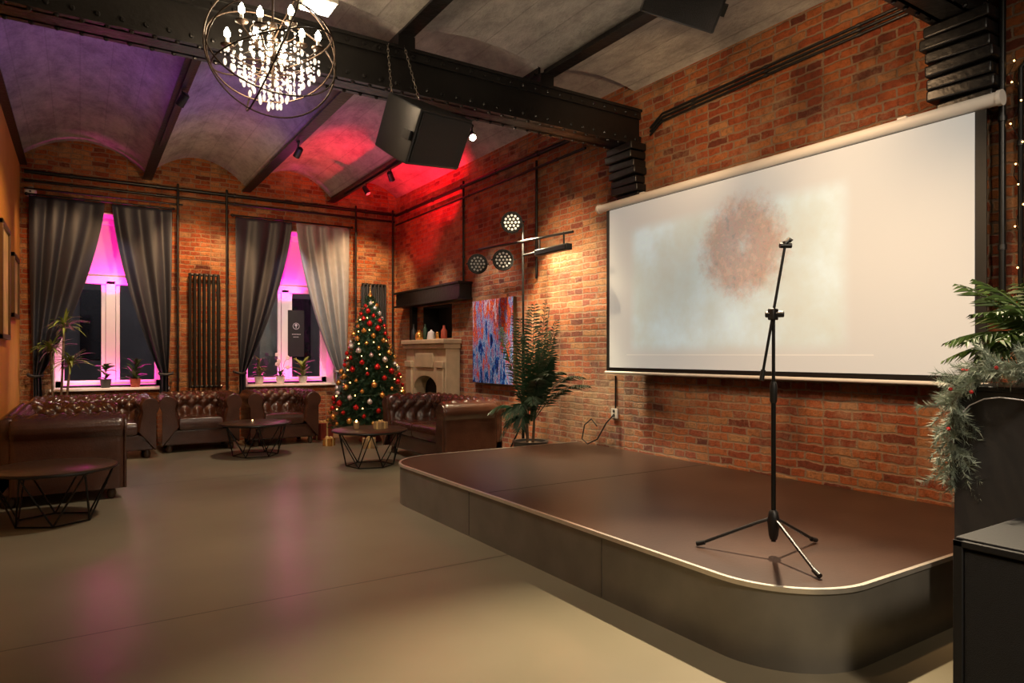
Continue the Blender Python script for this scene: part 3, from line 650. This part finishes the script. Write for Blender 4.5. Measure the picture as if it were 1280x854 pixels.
pipe('thin black cable conduit hanging from the screen to the socket', [(XW-.0075,5.17,1.08), (XW-.0075,5.17,.75)], .007, nm='conduit')
t = thing('wall_socket', 'white double power socket on the brick wall above the stage', 'socket', (XW, 5.18, .70))
MB().bb((-.02,-.045,-.05), (-.001,.045,.05)).build('plate', m_white, t, bevel=.004)
for zz in (-.02, .022): MB().cyl((-.024,0,zz), (-.018,0,zz), .016).build('outlet', m_pot, t)
tag(MB().tube([(XW-.03,5.18,.68), (XW-.06,5.25,.60), (XW-.07,5.38,.42), (XW-.10,5.5,.36), (XW-.08,5.62,.40), (XW-.06,5.60,.55), (XW-.05,5.50,.62), (XW-.04,5.42,.55)], .007, 8).build('power_cable', m_black), 'black power cable looping from the white wall socket', 'cable')
t = thing('smoke_detector', 'round white detector on the back wall near the orange wall', 'detector', (onY(38,240,YB).x, YB, onY(38,240,YB).z))
MB().lathe([(.07,0), (.07,.02), (.05,.045), (.02,.05)], n=20, M=Matrix.Rotation(pi/2, 3, 'X')).build('housing', m_white, t)
MB().ball((0,-.055,0), .012, 8).build('sensor', m_pot, t)

# ------------------------------------------------------------ chandelier
cc = P(341, 66, 4.1)
t = thing('chandelier', 'round orb chandelier with crystals and lit candle bulbs', 'chandelier', cc)
RR = .39
def ring(ax, ang, r=RR):
    Mx = Matrix.Rotation(ang, 3, ax)
    return MB().tube([Mx @ Vector((r*math.cos(2*pi*k/64), r*math.sin(2*pi*k/64), 0)) for k in range(64)], .0052, 6, True)
for ax, an, r in (('X', pi/2, RR), ('Y', pi/2+.35, RR*.985), ('X', 1.0, RR*.97), ('X', -.55, RR*.955), ('Y', -.35, RR*.94)): ring(ax, an, r).build('frame_ring', m_bronze, t)
MB().cyl((0,0,.385), (0,0,ZC-cc.z+.02), .006).lathe([(.01,ZC-cc.z-.09), (.06,ZC-cc.z-.04), (.07,ZC-cc.z+.02)], n=16).build('suspension', m_bronze, t)
MB().cyl((0,0,-.30), (0,0,.39), .007).ball((0,0,.16), .03).ball((0,0,-.02), .035).build('stem', m_bronze, t)
for k in range(8):
    a = 2*pi*k/8+.3; d = Vector((math.cos(a), math.sin(a), 0)); rr_ = .27 if k % 2 else .20; zz = .02 if k % 2 else .10
    arm = MB().tube([d*.01+Vector((0,0,-.02)), d*.08+Vector((0,0,-.07+zz)), d*rr_*.72+Vector((0,0,-.06+zz)), d*rr_+Vector((0,0,zz))], .006, 6).lathe([(.008,0), (.035,.012), (.038,.02)], d*rr_+Vector((0,0,zz)), 14).build('candle_arm', m_bronze, t)
    MB().cyl(d*rr_+Vector((0,0,zz+.015)), d*rr_+Vector((0,0,zz+.06)), .011).build('candle_sleeve', m_white, arm)
    MB().lathe([(.006,.0), (.018,.016), (.019,.034), (.008,.056), (.001,.068)], d*rr_+Vector((0,0,zz+.06)), 10).build('bulb', m_bulb, arm)
def strand(p, n, s=.0078, gap=.026):
    b = MB()
    for i in range(n): b.ball(Vector(p)-Vector((0,0,gap*i)), s*(.55 if i % 2 else 1.1), 6, (1,1,1.0))
    e = Vector(p)-Vector((0,0,gap*n+.016)); b.ball(e, s*1.5, 6, (.9,.9,1.9)); return b
for r, nn, z0, ln in ((.27,14,-.01,2), (.225,16,-.03,3), (.18,14,-.07,3), (.13,11,-.12,4), (.08,7,-.18,4), (.03,3,-.22,3), (.13,8,.12,3), (.06,5,.06,3)):
    for k in range(nn):
        a = 2*pi*k/nn+r*9; strand((r*math.cos(a), r*math.sin(a), z0+.05*(RD.random()-.5)), ln).build('crystal_strand', m_crystal, t)
for r, z in ((.225,-.025), (.18,-.065), (.13,-.115), (.13,.125), (.08,-.175)): MB().tube([(r*math.cos(2*pi*k/24), r*math.sin(2*pi*k/24), z) for k in range(24)], .003, 5, True).build('crystal_hoop', m_bronze, t)

# ------------------------------------------------------------ ceiling fixtures
def speaker(label, loc, d, chains, sc=1.0, roll=0):
    q = Vector(d).normalized().to_track_quat('-Y', 'Z').to_matrix() @ Matrix.Rotation(roll, 3, 'Y')
    t = thing('loudspeaker', label, 'speaker', loc, rot=q.to_euler()); k = sc
    pl = [(-.31*k,-.19*k), (.31*k,-.19*k), (.31*k,-.10*k), (.17*k,.20*k), (-.17*k,.20*k), (-.31*k,-.10*k)]
    MB().prism(pl, -.18*k, .18*k).build('cabinet', m_black, t, bevel=.012)
    MB().bb((-.295*k,-.205*k,-.165*k), (.295*k,-.188*k,.165*k)).build('grille', m_grille, t, bevel=.01)
    for s in (-1, 1): MB().bb((s*.325*k-.012,-.17*k,-.03), (s*.325*k+.012,-.11*k,.03)).build('side_knob', m_blackm, t)
    inv = q.inverted()
    for a, c in chains:
        a, c = Vector(a), Vector(c); L = (c-a).length; n = int(L/.03); b = MB(); dd = (c-a).normalized(); u = dd.orthogonal().normalized(); w = dd.cross(u)
        for i in range(n):
            o = a+(c-a)*((i+.5)/n); s = u if i % 2 else w
            b.tube([inv @ (o+dd*.021*math.cos(j*pi/4)+s*.008*math.sin(j*pi/4)) for j in range(8)], .0022, 4, True)
        b.build('chain', m_steel, t)
    return t
sp = P(524, 165, 4.95)
speaker('black loudspeaker hanging on chains below the riveted girder', sp, (.50,-.72,-.45), [((-.16,.10,.12), (-.14,4.80-sp.y,3.67-sp.z)), ((.10,.10,.10), (.0,4.80-sp.y,3.67-sp.z))], 1.08, -.20)
sp2 = P(858, -8, 3.9)
speaker('black loudspeaker under the near ceiling at the top of the view', sp2, (-.62,-.45,-.62), [((0,0,.12), (0,0,ZC+.06-sp2.z))], .72, .45)
pq = P(398,8,4.35)
t = thing('panel_light', 'small square lit ceiling panel lamp behind the chandelier', 'lamp', pq)
MB().bb((-.10,-.10,0), (.10,.10,.03)).bb((-.02,-.02,.03), (.02,.02,ZC+.08-pq.z)).build('housing', m_white, t, bevel=.004); MB().bb((-.09,-.09,-.006), (.09,.09,0)).build('diffuser', m_panelight, t)
def spot(label, p, d, lit=False):
    t = thing('spotlight', label, 'spotlight', p, rot=Vector(d).normalized().to_track_quat('-Z', 'Y').to_euler())
    MB().lathe([(.024,.07), (.036,.06), (.04,-.05), (.042,-.055)], n=18).build('lamp_head', m_black, t)
    MB().lathe([(.034,-.050), (.034,-.058)], n=18).build('lens', m_bulb2 if lit else m_leddim, t)
    up = Vector(t.rotation_euler.to_matrix().inverted() @ Vector((0,0,max(.08, ZC-.075-p[2])))); MB().cyl((0,0,0), up, .008, n=8).ball(up, .02).build('mount', m_black, t)
for p, d, lb in [((.80,5.25,3.66),(.1,.8,-.6),'black track spotlight on the left ceiling beam close to the girder'), ((.80,6.9,3.66),(-.4,.6,-.7),'black track spotlight halfway along the left ceiling beam'), ((3.44,8.3,3.64),(.5,.5,-.6),'black track spotlight on the right ceiling beam towards the tree'), ((3.44,9.2,3.64),(.3,-.3,-.7),'second black track spotlight on the right beam near the back wall'), ((2.13,7.9,3.64),(-.2,.7,-.6),'black track spotlight on the middle ceiling beam'), ((3.44,7.3,3.64),(.8,.1,-.6),'black track spotlight aimed at the painting')]: spot(lb, p, d)
spot('glaring lit spotlight under the right ceiling beam beyond the girder', P(590,170,7.25), (-.25,-.75,-.55), True)
t = thing('light_track', 'black track rail fixed under the left ceiling beam', 'track', (.80,7.0,ZC-.085)); MB().bb((-.018,-1.9,-.012), (.018,1.9,.014)).build('rail', m_black, t)
t = thing('light_track', 'black track rail fixed under the right ceiling beam', 'track', (3.44,8.2,ZC-.085)); MB().bb((-.018,-1.9,-.012), (.018,1.9,.014)).build('rail', m_black, t)

# ------------------------------------------------------------ stage lights
pole = onX(654, 300, 4.22)
t = thing('light_stand', 'black tripod lighting stand with crossbar behind the palm', 'light stand', (pole.x, pole.y, 0))
MB().cyl((0,0,.1), (0,0,1.5), .017).build('lower_pole', m_blackm, t); MB().cyl((0,0,1.45), (0,0,2.78), .013).build('upper_pole', m_blackm, t)
MB().lathe([(.018,1.42), (.028,1.44), (.028,1.5), (.016,1.52)], n=14).build('collar', m_black, t)
for k in range(3):
    a = 2*pi*k/3+.5; MB().tube([(0,0,.55), (.25*math.cos(a),.25*math.sin(a),.012)], .009, 8).build('leg', m_blackm, t)
MB().cyl(Vector((0,1.0,2.62)), Vector((-.03,-.95,2.54)), .014).build('crossbar', m_blackm, t)
MB().cyl(Vector((0,.0,2.42)), Vector((-.03,-.85,2.42)), .012).cyl((-.02,-.35,2.42), (-.02,-.35,2.58), .01).cyl((-.03,-.8,2.42), (-.03,-.8,2.56), .01).build('lower_crossbar', m_blackm, t)
def par(label, p, d, lit):
    t = thing('par_light', label, 'stage light', p, rot=Vector(d).normalized().to_track_quat('-Z', 'Y').to_euler())
    MB().lathe([(.03,.10), (.07,.09), (.10,.05), (.115,.0), (.125,-.005), (.125,-.03), (.108,-.03), (.104,-.01)], n=28).build('housing', m_black, t)
    b = MB()
    for r, n in ((0,1), (.042,6), (.08,12)):
        for k in range(n): b.ball((r*math.cos(2*pi*k/n), r*math.sin(2*pi*k/n), -.012), .015, 8, (1,1,.5))
    b.build('led_lens', m_led if lit else m_leddim, t)
    MB().tube([(.135,0,0), (.135,0,.09), (.09,0,.14), (-.09,0,.14), (-.135,0,.09), (-.135,0,0)], .008, 6).build('yoke', m_blackm, t)
par('bright round LED stage light on top of the lighting stand', onX(640,278,4.17), (-.62,-.76,-.25), True)
par('left dark LED stage light hanging under the crossbar', onX(597,330,4.17), (-.45,-.85,-.15), False)
par('right dark LED stage light hanging under the crossbar', onX(629,325,4.13), (-.5,-.8,-.2), False)
q = onX(690, 313, 4.16)
t = thing('light_bar', 'long black LED bar fixture fixed to the right end of the crossbar', 'stage light', q)
MB().bb((-.035,-.30,-.03), (.035,.28,.035)).build('housing', m_black, t, bevel=.006)
MB().bb((-.042,-.28,-.02), (-.035,.26,.02)).build('lens_strip', m_glass, t)

# ------------------------------------------------------------ plants
px_, py_ = 4.12, 6.04
t = thing('potted_palm', 'tall dark green potted palm behind the far end of the stage', 'plant', (px_,py_,0))
MB().lathe([(.13,0), (.15,.02), (.19,.34), (.20,.36), (.17,.36), (.16,.33)], n=24).build('pot', m_pot, t)
MB().lathe([(.16,.33), (.10,.345), (.0,.35)], n=16).build('soil', m_bark, t)
for k in range(4): MB().tube([(.04*math.cos(k*1.6),.04*math.sin(k*1.6),.33), (.06*math.cos(k*1.6),.06*math.sin(k*1.6),.62)], .014, 6, r2=.009).build('stem', m_bark, t)
specs = []
for k in range(12): specs.append((2*pi*k/12+RD.uniform(-.3,.3), RD.uniform(.12,.40), RD.uniform(1.05,1.50), RD.uniform(.06,.26)))
for k in range(10): specs.append((-pi/2+RD.uniform(-.6,.25), RD.uniform(.42,.75), RD.uniform(.85,1.30), RD.uniform(.42,.68)))
for k in range(5): specs.append((-pi/2+RD.uniform(-.5,.1), RD.uniform(.25,.5), RD.uniform(.85,1.15), RD.uniform(.2,.4)))
for k in range(7): specs.append((pi+RD.uniform(-.8,.8), RD.uniform(.26,.42), RD.uniform(.30,.70), RD.uniform(.40,.62)))
for a, L, up_, dr in specs:
    if math.cos(a) > .3: L *= .65
    b = MB(); frond(b, (.05*math.cos(a), .05*math.sin(a), .58), a, L, up_, dr, 26, .16, .0085); b.build('frond', m_leaf2, t, smooth=False)
sill = ZS+.035
t = thing('potted_dracaena', 'tall spiky yellow-green dracaena standing behind the sofa at the first window', 'plant', (-.25,10.45,0))
MB().lathe([(.09,0), (.10,.01), (.12,.28), (.125,.30), (.10,.30)], n=20).build('pot', m_pot, t)
for sx, sy, h in ((.07,-.02,1.66), (-.06,.02,1.36), (.13,-.04,1.18)):
    MB().tube([(sx*.3,sy*.3,.28), (sx*.8,sy,h*.6), (sx*1.1,sy*1.1,h)], .014, 7).build('stem', m_bark, t)
    b = MB()
    for k in range(44):
        a = k*2.4; L = .30+.10*RD.random()
        if math.sin(a) > .3: L *= .55
        if math.cos(a) < -.5: L *= .75
        strap(b, (sx*1.1, sy*1.1, h-.05+.1*RD.random()), a, .25+1.0*RD.random(), L, .014, .10+.12*RD.random())
    b.build('leaf_crown', m_leafy, t, smooth=False)
def sillplant(name, label, x, y, h, n, L, w, mp, mleaf, flowers=0, el0=.4):
    t = thing(name, label, 'plant', (x,y,sill))
    MB().lathe([(.05,0), (.055,.005), (.07,.11), (.075,.12), (.06,.12)], n=18).build('pot', mp, t)
    b = MB()
    for k in range(n): strap(b, (0,0,.10+h*RD.random()), k*2.4, el0+.8*RD.random(), L*(.7+.4*RD.random()), w, .08)
    b.tube([(0,0,.08), (0,0,.10+h)], .006, 6); b.build('leaves', mleaf, t, smooth=False)
    if flowers:
        st = MB()
        for k in range(flowers):
            b = MB()
            a = k*2.1; p = Vector((.10*math.cos(a), -.05+.06*math.sin(a), .26+.05*k)); st.tube([(0,0,.1), p*.6+Vector((0,0,.1)), p], .003, 5)
            for j in range(5): b.ball(p+Vector((.018*math.cos(j*1.257), -.01, .018*math.sin(j*1.257))), .017, 6, (1,.4,1))
            b.build('flower', m_flower, t)
        st.build('flower_stem', m_leaf, t)
sillplant('potted_plant', 'small leafy plant in a dark pot in the middle of the first sill', .30, 10.9, .20, 20, .18, .03, m_pot, m_leaf)
sillplant('potted_plant', 'leafy plant in a red clay pot at the right of the first sill', .66, 10.9, .22, 26, .24, .026, m_terra, m_leaf)
sillplant('potted_plant', 'upright leafy plant in a white pot at the left of the second sill', 2.34, 10.9, .30, 28, .17, .022, m_wpot, m_leafy)
sillplant('potted_orchid', 'small orchid with pale pink flowers in the middle of the second sill', 2.66, 10.9, .06, 9, .15, .028, m_wpot, m_leaf, 5)
sillplant('potted_plant', 'broad leafed plant in a white pot at the right of the second sill', 3.00, 10.86, .26, 22, .27, .035, m_wpot, m_leafy)
sq = onY(370, 417, 11.17)
t = thing('window_sign', 'dark sign with a round white emblem hung in the second window', 'sign', (sq.x, 11.17, sq.z))
MB().bb((-.13,-.006,-.38), (.13,.006,.38)).build('board', m_sign, t)
b = MB().tube([(.05*math.cos(k*pi/12), -.009, .12+.05*math.sin(k*pi/12)) for k in range(24)], .0045, 6, True)
b.bb((-.005,-.010,.085), (.005,-.006,.12)); b.ball((0,-.008,.135), .022, 10, (1,.15,1)); b.build('emblem', m_signw, t)
for j, w in enumerate((.13,.09)):
    x = -w/2; b = MB()
    while x < w/2: b.bb((x,-.009,-.02-.045*j), (x+.011,-.006,-.006-.045*j)); x += .018
    b.build('lettering', m_signw, t, smooth=False)

# ------------------------------------------------------------ right foreground
t = thing('booth_panel', 'tall dark grey booth panel at the right edge behind the black speaker cabinet', 'booth', (3.2,1.37,0))
MB().bb((0,-1.3,0), (.05,.05,1.145)).build('front_panel', m_booth, t, bevel=.004); MB().bb((.05,.0,0), (.75,.05,1.12)).build('side_panel', m_booth, t)
MB().bb((-.012,-1.3,1.145), (.8,.055,1.165)).build('counter_top', m_black, t, bevel=.004)
t = thing('subwoofer', 'low black speaker cabinet on the floor in the right foreground', 'speaker', (2.51,1.11,0))
MB().bb((0,-.62,0), (.55,0,.68)).build('cabinet', m_matte, t, bevel=.006)
MB().bb((-.012,-.59,.05), (-.001,-.03,.64)).build('grille', m_grille, t, bevel=.006)
b = MB()
for a_, c_ in (((-.018,-.61,.65),(0.0,0,.672)), ((-.018,-.61,.0),(0.0,0,.03)), ((-.018,-.03,.0),(0.0,0,.672))): b.bb(a_, c_)
b.build('edge_frame', m_matte, t, bevel=.003)
pb = Vector((3.52, 1.15, 1.167))
t = thing('potted_palm', 'bright green bushy houseplant on the booth at the right edge', 'plant', pb)
MB().lathe([(.08,0), (.09,.01), (.11,.16), (.115,.18), (.09,.18)], n=20).build('pot', m_pot, t)
for k in range(46):
    a = k*2.4; b = MB(); hi = k % 4
    frond(b, (0,0,.15), a, .29+.14*RD.random(), (.48,.38,.28,.18)[hi], (.16,.22,.24,.22)[hi], 14, .14, .011); b.build('frond', (m_leaf3, m_leaf, m_leaf)[k % 3], t, smooth=False)
def gar(name, label, pts, rad):
    t = thing(name, label, 'garland', pts[0]); o = Vector(pts[0]); b = MB(); pts = [Vector(p)-o for p in pts]
    MB().tube(pts, .008, 6).build('wire', m_bark, t)
    for a, c in zip(pts[:-1], pts[1:]):
        L = (c-a).length; n = max(3, int(L/.0060))
        for i in range(n):
            p = a.lerp(c, i/n); d = Vector((RD.gauss(0,1), RD.gauss(0,1), RD.gauss(0,.8))).normalized()*rad*(.5+.7*RD.random())+(c-a).normalized()*rad*.4
            fir(b, p, p+d, .045, 560, wf=.052)
    b.build('needles', m_frost, t, smooth=False)
    for i in range(6):
        k = RD.randrange(len(pts)-1); p = pts[k].lerp(pts[k+1], RD.random()); MB().ball(p+Vector((RD.gauss(-.05,.03), RD.gauss(-.0,.03), RD.gauss(.02,.02))), .009, 8).build('berry', m_berry, t)
gar('fir_garland', 'frosted fir garland lying on the booth and hanging down its corner', [P(1340,462,2.50), P(1285,462,2.65), P(1240,462,2.80), P(1210,474,2.86), P(1192,502,2.89), P(1190,550,2.92), P(1198,600,2.93)], .125)
tag(MB().tube([P(1203,516,2.84), P(1212,507,2.83), P(1230,499,2.76), P(1250,497,2.68), P(1275,500,2.56), P(1300,504,2.5)], .0025, 8).build('cable', m_cable), 'thin white cable drooping over the top of the booth panel', 'cable')
t = thing('string_lights', 'thin string of warm fairy lights beside the pipe right of the screen', 'lights', (XW-.02, 1.70, 0))
pts = [Vector((0, .03*math.sin(k*1.3)-.02*k/10, 3.0-.06*k)) for k in range(26)]
MB().tube(pts, .002, 4).build('wire', m_black, t)
for p in pts[::2]: MB().ball(p-Vector((.012,0,0)), .005, 6).build('bulb', m_fairy, t)

# ------------------------------------------------------------ LED bars added on the window sills, standing in for the unseen magenta source
m_mag = M('magenta_led', (.9,.1,.7), .3, emit=(1,.03,.55), es=3)
for (x0, x1), lb in ((W1,'added slim magenta LED bar lying on the first window sill'), (W2,'added slim magenta LED bar lying on the second window sill')):
    t = thing('added_led_bar', lb, 'LED light', ((x0+x1)/2, YB+.34, sill)); w = (x1-x0)/2-.1
    MB().bb((-w,-.02,0), (w,.02,.03)).build('housing', m_black, t); MB().bb((-w+.01,-.012,.03), (w-.01,.012,.034)).build('strip', m_mag, t)

# ------------------------------------------------------------ lights
def light(kind, loc, tgt, power, color, size=.1, spot=60, blend=.6, sy=None):
    d = bpy.data.lights.new('light', kind); d.energy = power; d.color = color
    o = bpy.data.objects.new('light', d); col.objects.link(o); o.location = loc
    if tgt is not None: o.rotation_euler = (Vector(tgt)-Vector(loc)).to_track_quat('-Z', 'Y').to_euler()
    if kind == 'AREA':
        d.size = size
        if sy: d.shape = 'RECTANGLE'; d.size_y = sy
    else: d.shadow_soft_size = size
    if kind == 'SPOT': d.spot_size = math.radians(spot); d.spot_blend = blend
    return o
warm = (1,.62,.32); wh = (1,.83,.64)
light('POINT', cc+Vector((0,0,.0)), None, 76, (1,.72,.45), .12)
light('SPOT', (4.0,3.0,3.55), (1.45,1.35,0), 1700, (1,.80,.54), .04, 52, .8)
light('SPOT', (1.6,-1.6,3.6), (3.6,3.2,.6), 460, wh, .25, 75, .8)
light('SPOT', (1.4,1.2,3.6), (4.6,3.6,.6), 150, wh, .15, 80, .9)
light('SPOT', (2.2,2.2,3.6), (4.6,2.5,.3), 420, warm, .06, 70, .9)
light('SPOT', (3.4,3.4,3.3), (4.6,4.7,3.1), 75, warm, .05, 100, .9)
light('SPOT', (3.4,2.6,3.2), (4.6,2.8,3.2), 60, warm, .05, 100, .9)
light('SPOT', (2.4,3.2,1.6), (3.2,3.4,3.9), 34, wh, .4, 140, .9)
# back wall washers
for x in (1.47, 3.9): light('SPOT', (x,9.6,3.65), (x,10.8,2.1), 300, (1,.57,.26), .04, 75, .8)
light('SPOT', (-.2,9.5,3.65), (-.2,10.8,2.2), 100, (1,.58,.28), .05, 65, .8)
light('SPOT', (1.6,6.6,2.6), (1.8,10.8,3.3), 170, warm, .1, 70, .8)
light('SPOT', (.6,7.2,3.6), (1.6,10.8,2.0), 170, warm, .1, 70, .8)
light('SPOT', (2.6,7.6,3.4), (3.5,10.5,1.7), 240, wh, .05, 42, .8)
light('SPOT', (.8,7.6,3.4), (-.2,10.5,1.5), 130, wh, .05, 22, .8)
# right wall washers
light('SPOT', (3.5,7.4,3.6), (4.6,7.5,1.5), 190, (1,.9,.8), .05, 50, .8)
light('SPOT', (3.5,8.6,3.6), (4.5,9.1,1.2), 190, wh, .05, 55, .8)
light('SPOT', P(590,170,7.2), (4.5,5.8,1.6), 700, (1,.76,.47), .04, 75, .9)
light('SPOT', (4.10,6.30,2.7), (4.6,5.9,1.0), 420, (1,.80,.50), .04, 110, .9)
light('SPOT', (3.9,5.6,3.2), (4.6,5.8,.8), 110, (1,.74,.44), .04, 80, .9)
# left wall and seating
light('SPOT', (.7,7.0,3.6), (-.66,8.8,1.6), 190, (1,.60,.22), .05, 65, .8)
light('SPOT', (.8,8.8,3.6), (.0,10.1,.6), 250, wh, .05, 48, .8)
light('SPOT', (2.1,8.2,3.6), (2.4,8.8,0), 230, wh, .05, 70, .9)
light('SPOT', (1.3,5.4,3.5), (1.1,6.0,0), 240, wh, .1, 100, .9)
# washes on the vaults
light('AREA', (1.9,7.4,2.2), (1.9,7.4,4.2), 8, (1,.86,.80), 2.5)
light('SPOT', (.1,6.9,2.6), (.0,7.3,4.2), 22, (.42,.06,1), .1, 120, .8)
light('SPOT', (1.4,7.6,2.6), (1.4,7.7,4.2), 23, (.38,.06,1), .1, 110, .8)
light('SPOT', (2.8,8.3,2.7), (2.8,8.5,4.2), 34, (1,.03,.20), .1, 105, .8)
light('SPOT', (4.0,8.5,2.7), (3.9,9.1,4.2), 520, (1,.003,.03), .05, 100, .7)
light('SPOT', (3.4,9.3,3.0), (4.6,9.8,3.5), 80, (1,.01,.03), .05, 85, .8)
for x0, x1 in (W1, W2):
    xm = (x0+x1)/2
    light('AREA', (xm, YB+.30, sill+.06), (xm, YB+.36, 3.2), 6, (1,.01,.40), 1.1, sy=.05)
    light('SPOT', (xm, YB+.06, 2.1), (xm, YB+.42, 2.75), 70, (1,.003,.36), .05, 100, .5)
    light('SPOT', (xm, YB-.6, 3.3), (xm, YB+.42, 1.5), 46, (1,.8,.85), .05, 50, .8)
light('POINT', (.5, 13.5, 3.5), None, 45, (.9,.9,1), .2)      # unseen lights added outside to brighten the street facade
light('POINT', (4.5, 13.5, 3.5), None, 45, (.9,.9,1), .2)

w = bpy.data.worlds.new('world'); bpy.context.scene.world = w; w.use_nodes = True
w.node_tree.nodes['Background'].inputs[0].default_value = (.03,.022,.03,1); w.node_tree.nodes['Background'].inputs[1].default_value = .6

cam = bpy.data.cameras.new('camera'); co = bpy.data.objects.new('camera', cam); col.objects.link(co)
co.location = (0,0,H); co.rotation_euler = (pi/2, 0, -TH); cam.sensor_width = 36; cam.lens = 36*F/1280; cam.shift_y = (HY-427)/1280; cam.clip_start = .05
bpy.context.scene.camera = co
bpy.context.scene.view_settings.view_transform = 'Standard'
